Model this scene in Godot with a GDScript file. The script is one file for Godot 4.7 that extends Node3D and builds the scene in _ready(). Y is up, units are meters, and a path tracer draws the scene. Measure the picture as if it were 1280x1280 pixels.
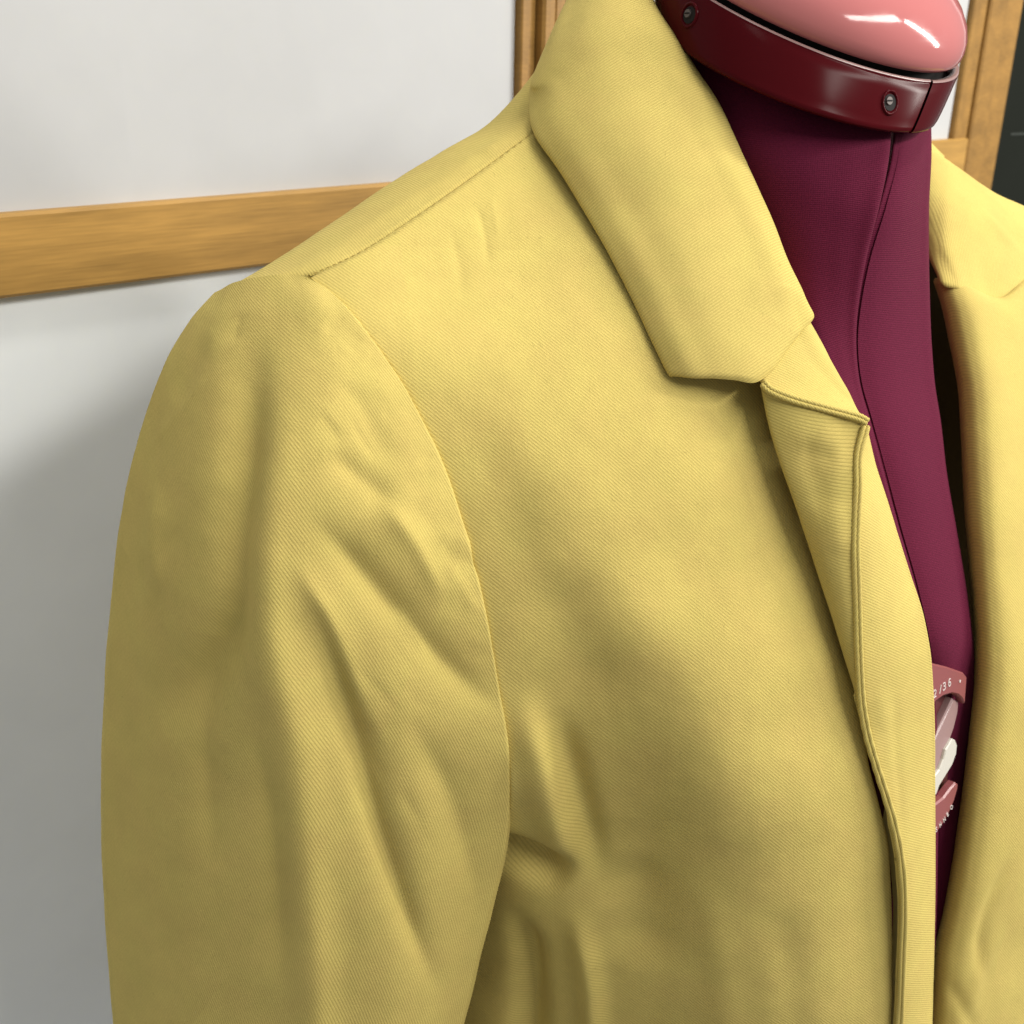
extends Node3D
# A yellow twill jacket on an adjustable dress form, close up, in front of a wall with framed boards.
# World axes: x to the form's left, y up, z the way the form faces; metres.

const TWILL_TILE := 0.0262   # 24 twill lines of about 1.1 mm
var rng := RandomNumberGenerator.new()
var wobble := FastNoiseLite.new()
var mats := {}


func _ready() -> void:
	# ---- camera
	var cam := Camera3D.new()
	cam.name = "camera"
	cam.fov = 2.0 * rad_to_deg(atan(640.0 / 1379.0))
	cam.near = 0.02
	cam.far = 30.0
	cam.transform = Transform3D(Basis(Vector3(0.748118, 0.019485, 0.663280), Vector3(0.229620, 0.930214, -0.286317), Vector3(-0.622571, 0.366501, 0.691435)), Vector3(-0.44427, 1.35926, 0.34858))
	var lens := CameraAttributesPhysical.new()   # a phone's small, wide-open lens
	lens.frustum_focal_length = 12.0 * 1379.0 / 640.0
	lens.frustum_focus_distance = 0.45
	lens.exposure_aperture = 12.0
	cam.attributes = lens
	add_child(cam)
	cam.current = true
	# ---- surroundings: a dim, even indoor bounce; no sky, no sun
	var env := Environment.new()
	env.background_mode = Environment.BG_COLOR
	env.background_color = Color(0.58, 0.58, 0.575)
	env.tonemap_mode = Environment.TONE_MAPPER_LINEAR
	env.tonemap_exposure = 1.0
	env.sdfgi_enabled = true
	env.ssao_enabled = true
	env.ssil_enabled = true
	var we := WorldEnvironment.new()
	we.name = "world_environment"
	we.environment = env
	add_child(we)
	# ---- lamps: ceiling fluorescent panels
	ceiling_light(Vector3(0.35, 2.45, 1.8), Vector3(0, 1.22, 0), Vector2(1.5, 0.22), 4)
	ceiling_light(Vector3(1.6, 2.05, 1.5), Vector3(0, 1.22, 0), Vector2(1.2, 0.16), 4.5)
	ceiling_light(Vector3(0.7, 3.2, 0.45), Vector3(0, 1.2, -0.2), Vector2(1.2, 0.3), 2.6)
	ceiling_light(Vector3(-0.75, 2.75, 0.55), Vector3(-0.2, 1.2, -0.1), Vector2(1.2, 0.3), 0.5)

	rng.seed = 7
	wobble.seed = 11
	wobble.noise_type = FastNoiseLite.TYPE_SIMPLEX
	wobble.frequency = 1.0
	wobble.fractal_octaves = 2
	make_materials()
	make_background()
	make_dress_form()
	make_blazer()


func ceiling_light(at: Vector3, look: Vector3, size: Vector2, energy: float) -> void:
	var l := AreaLight3D.new()
	l.name = "ceiling_light"
	l.area_size = size
	l.light_energy = energy
	l.light_color = Color(1.0, 0.985, 0.955)
	l.shadow_enabled = true
	l.area_range = 8.0
	l.area_attenuation = 2.0
	add_child(l, true)
	l.look_at_from_position(at, look, Vector3(0.3, 0, 1))


# ------------------------------------------------------------------ naming
func thing(called: String, label: String, category: String, at := Vector3.ZERO) -> Node3D:
	var o := Node3D.new()
	o.name = called
	add_child(o, true)
	o.position = at
	o.set_meta("label", label)
	o.set_meta("category", category)
	return o


func part(called: String, m: Mesh, mat: Material, parent: Node3D, at := Vector3.ZERO) -> MeshInstance3D:
	var o := MeshInstance3D.new()
	o.name = called
	o.mesh = m
	o.material_override = mat
	parent.add_child(o, true)
	o.position = at
	return o


func tag(o: Node3D, label: String, category: String) -> void:
	o.set_meta("label", label)
	o.set_meta("category", category)


# ------------------------------------------------------------------ geometry helpers
func points(a: Array) -> PackedVector3Array:
	var out := PackedVector3Array()
	for i in a.size() / 3:
		out.append(Vector3(a[3 * i], a[3 * i + 1], a[3 * i + 2]) * 0.0001)
	return out


func spline(p: PackedVector3Array, sub: int, crease: Array) -> PackedVector3Array:
	var out := PackedVector3Array()
	var n := p.size()
	for i in n - 1:
		var p1 := p[i]
		var p2 := p[i + 1]
		var p0 := p[i - 1] if i > 0 and not crease.has(i) else p1 * 2.0 - p2
		var p3 := p[i + 2] if i + 2 < n and not crease.has(i + 1) else p2 * 2.0 - p1
		for k in sub:
			var u := float(k) / sub
			out.append(0.5 * (2.0 * p1 + (p2 - p0) * u + (2.0 * p0 - 5.0 * p1 + 4.0 * p2 - p3) * u * u + (3.0 * p1 - p0 - 3.0 * p2 + p3) * u * u * u))
	out.append(p[n - 1])
	return out


func grid_normals(g: PackedVector3Array, nu: int, nv: int, sign_: float, closed: bool) -> PackedVector3Array:
	var out := PackedVector3Array()
	out.resize(nu * nv)
	for j in nv:
		for i in nu:
			var l := (i - 1 if i > 0 else (nu - 2 if closed else 0))
			var r := (i + 1 if i < nu - 1 else (1 if closed else nu - 1))
			var du := g[j * nu + r] - g[j * nu + l]
			var dv := g[mini(j + 1, nv - 1) * nu + i] - g[maxi(j - 1, 0) * nu + i]
			var c := du.cross(dv) * sign_
			out[j * nu + i] = c.normalized() if c.length_squared() > 1e-20 else Vector3.UP
	return out


class Surf:
	var v := PackedVector3Array()
	var n := PackedVector3Array()
	var t := PackedVector2Array()
	var t2 := false
	var ix := PackedInt32Array()
	func tri(a: int, b: int, c: int) -> void:
		var f := (v[b] - v[a]).cross(v[c] - v[a])
		if f.length_squared() < 1e-24:
			return
		if f.dot(n[a] + n[b] + n[c]) > 0.0:   # front faces run clockwise
			ix.append_array(PackedInt32Array([a, c, b]))
		else:
			ix.append_array(PackedInt32Array([a, b, c]))
	func mesh() -> ArrayMesh:
		var arr := []
		arr.resize(Mesh.ARRAY_MAX)
		arr[Mesh.ARRAY_VERTEX] = v
		arr[Mesh.ARRAY_NORMAL] = n
		if t.size() == v.size():
			arr[Mesh.ARRAY_TEX_UV] = t
			if t2:
				var b := PackedVector2Array()
				for q in t:
					b.append(q.rotated(0.7) * 0.11)
				arr[Mesh.ARRAY_TEX_UV2] = b
		arr[Mesh.ARRAY_INDEX] = ix
		var m := ArrayMesh.new()
		m.add_surface_from_arrays(Mesh.PRIMITIVE_TRIANGLES, arr)
		return m


func add_grid(s: Surf, g: PackedVector3Array, nr: PackedVector3Array, uv: PackedVector2Array, nu: int, nv: int) -> void:
	var base := s.v.size()
	s.v.append_array(g)
	s.n.append_array(nr)
	s.t.append_array(uv)
	for j in nv - 1:
		for i in nu - 1:
			var a := base + j * nu + i
			s.tri(a, a + 1, a + nu)
			s.tri(a + 1, a + nu + 1, a + nu)


# A piece of cloth: control rows -> smooth sheet, folds pressed in, edges turned under, with thickness.
# edges: [top, bottom, left, right] as [width, depth] of the turned edge in metres (0 = plain)
func cloth(shape: Dictionary, sub: int, thick: float, line_angle: float, edges: Array, closed := false, rough := 1.0, look_from := Vector3.INF, ref := Vector2(0.5, 0.5)) -> ArrayMesh:
	var rows: Array = shape.rows
	var a := []
	for r in rows:
		a.append(spline(r, sub, shape.crease_u))
	var nu: int = a[0].size()
	var cols := []
	for i in nu:
		var c := PackedVector3Array()
		for r in a:
			c.append(r[i])
		cols.append(spline(c, sub, shape.crease_v))
	var nv: int = cols[0].size()
	var g := PackedVector3Array()
	g.resize(nu * nv)
	for i in nu:
		for j in nv:
			g[j * nu + i] = cols[i][j]
	# which side is out
	var eye: Vector3 = look_from if look_from != Vector3.INF else (get_node("camera") as Camera3D).position
	var mi := int(ref.x * (nu - 1))
	var mj := int(ref.y * (nv - 1))
	var nr := grid_normals(g, nu, nv, 1.0, closed)
	var sg := 1.0 if nr[mj * nu + mi].dot(eye - g[mj * nu + mi]) > 0.0 else -1.0
	if sg < 0.0:
		nr = grid_normals(g, nu, nv, sg, closed)
	# lengths along the cloth, from the middle
	var lu := PackedFloat32Array()
	var lv := PackedFloat32Array()
	lu.resize(nu * nv)
	lv.resize(nu * nv)
	var ci := nu / 2
	var cj := nv / 2
	for j in nv:
		var d := 0.0
		for i in range(1, nu):
			d += g[j * nu + i].distance_to(g[j * nu + i - 1])
			lu[j * nu + i] = d
	for i in nu:
		var d := 0.0
		for j in range(1, nv):
			d += g[j * nu + i].distance_to(g[(j - 1) * nu + i])
			lv[j * nu + i] = d
	# folds
	var h := PackedFloat32Array()
	h.resize(nu * nv)
	for k in nu * nv:
		var p := g[k]
		h[k] = rough * (0.00028 * wobble.get_noise_3dv(p * 22.0) + 0.00007 * wobble.get_noise_3dv(p * 95.0 + Vector3(5, 5, 5)))
	for f in shape.folds:
		var fp: PackedVector3Array = f[0]
		var w: float = f[1]
		var lo := fp[0]
		var hi := fp[0]
		var total := 0.0
		for k in range(1, fp.size()):
			lo = lo.min(fp[k])
			hi = hi.max(fp[k])
			total += fp[k].distance_to(fp[k - 1])
		var box := AABB(lo, hi - lo).grow(w * 3.2)
		for k in nu * nv:
			var p := g[k]
			if not box.has_point(p):
				continue
			var best := 1e9
			var where := 0.0
			var run := 0.0
			for q in fp.size() - 1:
				var e := fp[q + 1] - fp[q]
				var len_ := e.length()
				var t := clampf((p - fp[q]).dot(e) / maxf(len_ * len_, 1e-12), 0.0, 1.0)
				var dd := p.distance_squared_to(fp[q] + e * t)
				if dd < best:
					best = dd
					where = (run + t * len_) / total
				run += len_
			var x := sqrt(best) / w
			if x > 3.2:
				continue
			var taper := smoothstep(0.0, 0.3, where)
			if f[3] == 0:
				taper *= smoothstep(1.0, 0.65, where)
			h[k] += f[2] * smoothstep(3.2, 1.9, x) * (exp(-x * x) if f[4] == 0 else exp(-1.5 * (sqrt(x * x + 0.10) - 0.316))) * (0.12 + 0.88 * taper if f[3] == 2 else taper)
	# edges turned under
	for j in nv:
		for i in nu:
			var k := j * nu + i
			var to := [lv[k], lv[(nv - 1) * nu + i] - lv[k], lu[k], lu[j * nu + nu - 1] - lu[k]]
			for e in 4:
				if edges[e] and to[e] < edges[e][0]:
					var t: float = 1.0 - to[e] / edges[e][0]
					h[k] -= edges[e][1] * (1.0 - sqrt(maxf(0.0, 1.0 - t * t)))
	var outer := PackedVector3Array()
	outer.resize(nu * nv)
	for k in nu * nv:
		outer[k] = g[k] + nr[k] * h[k]
	var on := grid_normals(outer, nu, nv, sg, closed)
	var inner := PackedVector3Array()
	var inn := PackedVector3Array()
	var uv := PackedVector2Array()
	inner.resize(nu * nv)
	inn.resize(nu * nv)
	uv.resize(nu * nv)
	var ca := cos(line_angle)
	var sa := sin(line_angle)
	for j in nv:
		for i in nu:
			var k := j * nu + i
			inner[k] = outer[k] - on[k] * thick
			inn[k] = -on[k]
			var x := lu[k] - lu[j * nu + ci]
			var y := lv[k] - lv[cj * nu + i]
			if shape.grain.is_empty():
				uv[k] = Vector2(x * ca - y * sa, x * sa + y * ca) / TWILL_TILE
			else:   # cut on the straight: the weave runs one way through the flat piece
				uv[k] = Vector2(g[k].dot(shape.grain[0]), g[k].dot(shape.grain[1])) / TWILL_TILE
	var s := Surf.new()
	s.t2 = true
	add_grid(s, outer, on, uv, nu, nv)
	add_grid(s, inner, inn, uv, nu, nv)
	# rim
	for e in 4:
		if closed and e >= 2:
			continue
		var n: int = nu if e < 2 else nv
		var base := s.v.size()
		for q in n:
			var k := 0
			var k2 := 0
			if e == 0:
				k = q
				k2 = nu + q
			elif e == 1:
				k = (nv - 1) * nu + q
				k2 = (nv - 2) * nu + q
			elif e == 2:
				k = q * nu
				k2 = q * nu + 1
			else:
				k = q * nu + nu - 1
				k2 = q * nu + nu - 2
			var away := (outer[k] - outer[k2]).normalized()
			for z in [outer[k], inner[k]]:
				s.v.append(z)
				s.n.append(away)
				s.t.append(uv[k])
		for q in n - 1:
			s.tri(base + 2 * q, base + 2 * q + 1, base + 2 * q + 2)
			s.tri(base + 2 * q + 1, base + 2 * q + 3, base + 2 * q + 2)
	return s.mesh()


# a corded edge: a round tube along a curve, twisted yarn showing on it
func tube(p: PackedVector3Array, r: float) -> ArrayMesh:
	var run := 0.0
	var s := Surf.new()
	s.t2 = true
	var nu := 13
	var side := Vector3.UP
	var g := PackedVector3Array()
	var nn := PackedVector3Array()
	var uv := PackedVector2Array()
	for i in p.size():
		var t := (p[mini(i + 1, p.size() - 1)] - p[maxi(i - 1, 0)]).normalized()
		side = (side - t * side.dot(t)).normalized()
		var b := t.cross(side)
		if i > 0:
			run += p[i].distance_to(p[i - 1])
		var end := minf(1.0, minf(i, p.size() - 1 - i) / 2.0 + 0.35)
		for k in nu:
			var a := TAU * k / (nu - 1)
			var d := side * cos(a) + b * sin(a)
			var rr := r * end * (1.0 + 0.10 * sin(a * 2.0 + run / 0.0016 * TAU))
			g.append(p[i] + d * rr)
			nn.append(d)
			uv.append(Vector2((run * 0.75 + a * r) / TWILL_TILE, (run * 0.75 - a * r) / TWILL_TILE))
	var ok := grid_normals(g, nu, p.size(), 1.0, true)
	if ok[nu + 3].dot(nn[nu + 3]) < 0.0:
		ok = grid_normals(g, nu, p.size(), -1.0, true)
	add_grid(s, g, ok, uv, nu, p.size())
	return s.mesh()


# rings of equal size joined into a smooth skin (closed round u when closed)
func loft(rings: Array, closed: bool, out_from: Vector3, uv_scale := Vector2(1, 1)) -> ArrayMesh:
	var nu: int = rings[0].size()
	var nv := rings.size()
	var g := PackedVector3Array()
	for r in rings:
		g.append_array(r)
	var nr := grid_normals(g, nu, nv, 1.0, closed)
	var score := 0.0
	for k in nu * nv:
		score += nr[k].dot(g[k] - out_from)
	if score < 0.0:
		nr = grid_normals(g, nu, nv, -1.0, closed)
	var uv := PackedVector2Array()
	for j in nv:
		for i in nu:
			uv.append(Vector2(float(i) / nu * uv_scale.x, float(j) / nv * uv_scale.y))
	var s := Surf.new()
	add_grid(s, g, nr, uv, nu, nv)
	return s.mesh()


# a flat outline given thickness, with a small chamfer on the front
func plate(outline: PackedVector2Array, depth: float, bevel: float) -> ArrayMesh:
	var pl := outline
	if Geometry2D.is_polygon_clockwise(pl):
		pl.reverse()
	var st := SurfaceTool.new()
	st.begin(Mesh.PRIMITIVE_TRIANGLES)
	st.set_smooth_group(-1)
	var n := pl.size()
	var inset := PackedVector2Array()
	for i in n:
		var a := (pl[i] - pl[(i - 1 + n) % n]).normalized()
		var b := (pl[(i + 1) % n] - pl[i]).normalized()
		var m := (Vector2(-a.y, a.x) + Vector2(-b.y, b.x)).normalized()
		inset.append(pl[i] + m * bevel)
	var put := func(a: Vector3, b: Vector3, c: Vector3):
		st.add_vertex(a)
		st.add_vertex(c)
		st.add_vertex(b)
	var idx := Geometry2D.triangulate_polygon(inset)
	for t in idx.size() / 3:
		var q := [inset[idx[3 * t]], inset[idx[3 * t + 1]], inset[idx[3 * t + 2]]]
		if (q[1] - q[0]).cross(q[2] - q[0]) < 0:
			q.reverse()
		put.call(Vector3(q[0].x, q[0].y, depth), Vector3(q[1].x, q[1].y, depth), Vector3(q[2].x, q[2].y, depth))
	for i in n:
		var k := (i + 1) % n
		var f := [Vector3(inset[i].x, inset[i].y, depth), Vector3(inset[k].x, inset[k].y, depth), Vector3(pl[k].x, pl[k].y, depth - bevel), Vector3(pl[i].x, pl[i].y, depth - bevel)]
		put.call(f[0], f[2], f[1])
		put.call(f[0], f[3], f[2])
		var z := [Vector3(pl[i].x, pl[i].y, 0), Vector3(pl[k].x, pl[k].y, 0)]
		put.call(f[3], z[1], f[2])
		put.call(f[3], z[0], z[1])
	st.generate_normals()
	return st.commit()


# box with chamfered edges, centred
func bar(size: Vector3, ch := 0.0015) -> ArrayMesh:
	var h := size / 2.0
	var st := SurfaceTool.new()
	st.begin(Mesh.PRIMITIVE_TRIANGLES)
	st.set_smooth_group(-1)
	var c := minf(ch, minf(h.x, minf(h.y, h.z)) * 0.5)
	var face := func(q: Array):
		var n: Vector3 = (q[1] - q[0]).cross(q[2] - q[0])
		var mid := Vector3.ZERO
		for x in q:
			mid += x
		if n.dot(mid) > 0.0:
			q.reverse()
		for k in range(1, q.size() - 1):
			st.add_vertex(q[0])
			st.add_vertex(q[k])
			st.add_vertex(q[k + 1])
	for ax in 3:
		var b := (ax + 1) % 3
		var d := (ax + 2) % 3
		for s in [-1.0, 1.0]:
			var q := []
			for e in [[-1, -1], [1, -1], [1, 1], [-1, 1]]:
				var p := Vector3.ZERO
				p[ax] = s * h[ax]
				p[b] = e[0] * (h[b] - c)
				p[d] = e[1] * (h[d] - c)
				q.append(p)
			face.call(q)
			for s2 in [-1.0, 1.0]:   # chamfer between axis ax and b
				var r := []
				for e in [-1.0, 1.0]:
					var p := Vector3.ZERO
					p[ax] = s * h[ax]
					p[b] = s2 * (h[b] - c)
					p[d] = e * (h[d] - c)
					var p2 := Vector3.ZERO
					p2[ax] = s * (h[ax] - c)
					p2[b] = s2 * h[b]
					p2[d] = e * (h[d] - c)
					if e < 0:
						r = [p, p2]
					else:
						r.append(p2)
						r.append(p)
				face.call(r)
	for sx in [-1.0, 1.0]:
		for sy in [-1.0, 1.0]:
			for sz in [-1.0, 1.0]:
				face.call([Vector3(sx * h.x, sy * (h.y - c), sz * (h.z - c)), Vector3(sx * (h.x - c), sy * h.y, sz * (h.z - c)), Vector3(sx * (h.x - c), sy * (h.y - c), sz * h.z)])
	st.generate_normals()
	return st.commit()


# ------------------------------------------------------------------ materials
func image_from(w: int, hgt: int, f: Callable) -> ImageTexture:
	var b := PackedByteArray()
	b.resize(w * hgt * 3)
	for y in hgt:
		for x in w:
			var c: Color = f.call(x, y)
			var k := (y * w + x) * 3
			b[k] = int(clampf(c.r, 0, 1) * 255.0 + 0.5)
			b[k + 1] = int(clampf(c.g, 0, 1) * 255.0 + 0.5)
			b[k + 2] = int(clampf(c.b, 0, 1) * 255.0 + 0.5)
	return ImageTexture.create_from_image(Image.create_from_data(w, hgt, false, Image.FORMAT_RGB8, b))


func uneven_cloth() -> ImageTexture:
	var nz := FastNoiseLite.new()
	nz.seed = 77
	nz.frequency = 1.0
	var lint := {}
	for i in 260:
		var p := Vector2(rng.randf() * 768, rng.randf() * 768)
		var d := Vector2.from_angle(rng.randf() * TAU)
		var up := rng.randf() < 0.6
		for k in rng.randi_range(1, 6):
			p += d
			d = d.rotated(rng.randf_range(-0.5, 0.5))
			lint[Vector2i(posmod(int(p.x), 768), posmod(int(p.y), 768))] = 0.03 if up else -0.10
	return image_from(768, 768, func(x, y):
		var v := 0.955 + 0.030 * nz.get_noise_2d(x / 150.0, y / 150.0) + 0.012 * nz.get_noise_2d(x / 34.0 + 50.0, y / 34.0) + 0.03 * nz.get_noise_2d(x / 3.0, y / 3.0 + 90.0)
		v += lint.get(Vector2i(x, y), 0.0)
		return Color(v, v * (0.995 + 0.012 * nz.get_noise_2d(x / 90.0, y / 90.0 + 30.0)), v * 0.985))


func make_materials() -> void:
	# twill: 24 raised lines along u, each a row of slanting yarn floats
	var n := 768
	var lines := 24
	var jit := PackedFloat32Array()
	for i in lines:
		jit.append(rng.randf())
	var slub := FastNoiseLite.new()
	slub.seed = 3
	slub.frequency = 1.0
	var height := func(x: int, y: int) -> float:
		var fy: float = float(y) / n * lines
		var li := int(fy) % lines
		var ph: float = fy - floorf(fy)
		var u := float(x) / n
		var seg: float = u * 40.0 + jit[li] + ph * 0.9
		var s: float = seg - floorf(seg)
		var ridge: float = pow(sin(PI * ph), 0.8)
		return ridge * (0.72 + 0.28 * pow(sin(PI * s), 0.6))
	var uneven := func(x: int, y: int) -> float:
		var a := TAU * x / n
		var c := TAU * y / n
		return slub.get_noise_3d(cos(a) * 2.2 + 3.0 * sin(c), sin(a) * 2.2, cos(c) * 3.0)
	var relief := image_from(n, n, func(x, y):
		var v: float = height.call(x, y) * (0.72 + 0.6 * uneven.call(x, y))
		return Color(v, v, v))
	var tone := image_from(n, n, func(x, y):
		var v: float = 0.88 + 0.12 * height.call(x, y) + 0.02 * uneven.call(x, y)
		return Color(v, v * 0.995, v * 0.97))
	var y := StandardMaterial3D.new()
	y.resource_name = "yellow_twill"
	y.albedo_color = Color(0.635, 0.515, 0.168).linear_to_srgb()
	y.albedo_texture = tone
	y.roughness = 0.9
	y.metallic_specular = 0.2
	y.heightmap_enabled = true
	y.heightmap_texture = relief
	y.heightmap_scale = 0.011
	y.detail_enabled = true          # uneven dye, fuzz and a little lint over a larger repeat
	y.detail_blend_mode = BaseMaterial3D.BLEND_MODE_MUL
	y.detail_uv_layer = BaseMaterial3D.DETAIL_UV_2
	y.detail_albedo = uneven_cloth()
	y.rim_enabled = true
	y.rim = 0.12
	y.rim_tint = 0.6
	mats.yellow = y
	mats.piping = y
	mats.thread = plain("mustard_thread", Color(0.30, 0.22, 0.06), 0.8, 0.2)
	mats.lining = plain("brown_lining", Color(0.09, 0.062, 0.025), 0.8, 0.3)
	# burgundy jersey
	var knit := image_from(256, 256, func(x, yy):
		var r := fposmod(float(yy) / 256.0 * 16.0, 1.0)
		var q := fposmod(float(x) / 256.0 * 16.0 + 0.15 * sin(r * TAU), 1.0)
		var v := 0.35 + 0.4 * sin(PI * r) + 0.25 * sin(PI * q)
		return Color(v, v, v))
	var kn := FastNoiseLite.new()
	kn.seed = 55
	kn.frequency = 1.0
	var fuzz := image_from(256, 256, func(x, yy):
		var r := 0.5 + 0.5 * sin(float(yy) / 256.0 * 16.0 * TAU)
		var v := 0.84 + 0.06 * r + 0.16 * kn.get_noise_2d(x / 5.0, yy / 3.0) + 0.08 * kn.get_noise_2d(x / 30.0, yy / 30.0)
		return Color(v, v, v))
	var k := StandardMaterial3D.new()
	k.resource_name = "burgundy_jersey"
	k.albedo_color = Color(0.13, 0.0098, 0.036).linear_to_srgb()
	k.roughness = 0.9
	k.metallic_specular = 0.25
	k.heightmap_enabled = true
	k.heightmap_texture = knit
	k.heightmap_scale = 0.02
	k.albedo_texture = fuzz
	k.rim_enabled = true
	k.rim = 0.15
	k.rim_tint = 0.7
	k.uv1_scale = Vector3(2.0, 2.0, 2.0)
	mats.knit = k
	mats.dark_red = plain("dark_red_plastic", Color(0.06, 0.0038, 0.006), 0.2, 0.15)
	var scuff := FastNoiseLite.new()
	scuff.seed = 91
	scuff.frequency = 1.0
	var worn := image_from(256, 256, func(x, yy):
		var v := 0.35 + 0.25 * scuff.get_noise_2d(x / 26.0, yy / 26.0) + 0.35 * pow(absf(scuff.get_noise_2d(x / 60.0, yy / 2.2)), 2.0)
		return Color(v, v, v))
	mats.pink = plain("pink_plastic", Color(0.45, 0.15, 0.148), 0.12, 0.36)
	mats.pink.roughness = 0.3
	mats.pink.roughness_texture = worn
	mats.pink.uv1_scale = Vector3(3, 1, 1)
	mats.rim_edge = plain("pale_plastic_edge", Color(0.28, 0.17, 0.16), 0.3, 0.5)
	mats.black = plain("black_gap", Color(0.012, 0.010, 0.010), 0.7, 0.3)
	mats.dial = plain("salmon_plastic", Color(0.24, 0.068, 0.072), 0.3, 0.5)
	mats.recess = plain("brown_plastic", Color(0.11, 0.03, 0.032), 0.35, 0.5)
	mats.rib = plain("mauve_plastic", Color(0.30, 0.19, 0.19), 0.3, 0.5)
	mats.white_plastic = plain("white_plastic", Color(0.55, 0.53, 0.48), 0.35, 0.5)
	mats.ink = plain("white_print", Color(0.62, 0.56, 0.55), 0.5, 0.3)
	mats.screw = plain("dark_screw", Color(0.10, 0.085, 0.08), 0.4, 0.5)
	mats.screw.metallic = 0.6
	# wood: long wavy grain
	var gn := FastNoiseLite.new()
	gn.seed = 21
	gn.frequency = 1.0
	var grain := image_from(512, 256, func(x, yy):
		var u := float(x) / 512.0
		var v := float(yy) / 256.0
		var w := v * 9.0 + 0.9 * gn.get_noise_2d(u * 3.0, v * 3.0)
		var ring := 0.5 + 0.5 * sin(w * TAU)
		var fine := gn.get_noise_2d(u * 14.0, v * 160.0)
		var broad := gn.get_noise_2d(u * 4.0 + 9.0, v * 5.0)
		var t := clampf(0.88 + 0.05 * ring + 0.10 * fine + 0.10 * broad, 0.0, 1.0)
		return Color(t, t * 0.97, t * 0.92))
	mats.wood = wood("pine_wood", Color(0.50, 0.30, 0.082), grain, Vector3(1.2, 5.0, 5.0))
	mats.wood_upright = wood("pine_wood_upright", Color(0.35, 0.20, 0.052), grain, Vector3(5.0, 1.2, 5.0))
	mats.wood_upright.uv1_scale = Vector3(4.0, 4.0, 4.0)
	# painted board and wall with faint smudges
	var sm := FastNoiseLite.new()
	sm.seed = 33
	sm.frequency = 1.0
	var smudge := image_from(256, 256, func(x, yy):
		var t := 0.98 + 0.02 * sm.get_noise_2d(x / 60.0, yy / 60.0) + 0.008 * sm.get_noise_2d(x / 16.0, yy / 16.0)
		return Color(t, t, t * 0.995))
	mats.board = wood("white_board", Color(0.50, 0.505, 0.515), smudge, Vector3(1.3, 1.3, 1.3))
	mats.board.roughness = 0.85
	mats.board.metallic_specular = 0.2
	mats.wall = wood("grey_wall", Color(0.80, 0.83, 0.85), smudge, Vector3(1.1, 1.1, 1.1))
	mats.chalk = wood("black_board", Color(0.016, 0.018, 0.015), smudge, Vector3(2, 2, 2))
	mats.chalk.roughness = 0.95
	mats.chalk.metallic_specular = 0.1
	mats.wall.roughness = 0.9
	mats.wall.metallic_specular = 0.2
	mats.chalk_mark = plain("chalk_mark", Color(0.045, 0.05, 0.045), 0.9, 0.2)
	mats.pale_strip = plain("pale_strip", Color(0.5, 0.47, 0.38), 0.6, 0.4)


func plain(called: String, c: Color, rough: float, spec: float) -> StandardMaterial3D:
	var m := StandardMaterial3D.new()
	m.resource_name = called
	m.albedo_color = c.linear_to_srgb()
	m.roughness = rough
	m.metallic_specular = spec
	return m


func wood(called: String, c: Color, tex: Texture2D, scale_: Vector3) -> StandardMaterial3D:
	var m := plain(called, c, 0.5, 0.4)
	m.albedo_texture = tex
	m.uv1_triplanar = true
	m.uv1_scale = scale_
	return m


# ------------------------------------------------------------------ background
func block(called: String, label: String, category: String, lo: Vector3, hi: Vector3, mat: Material, ch := 0.0015) -> MeshInstance3D:
	var o := MeshInstance3D.new()
	o.name = called
	o.mesh = bar((hi - lo).abs(), ch)
	o.material_override = mat
	o.position = (lo + hi) / 2.0
	add_child(o, true)
	tag(o, label, category)
	return o


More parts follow.
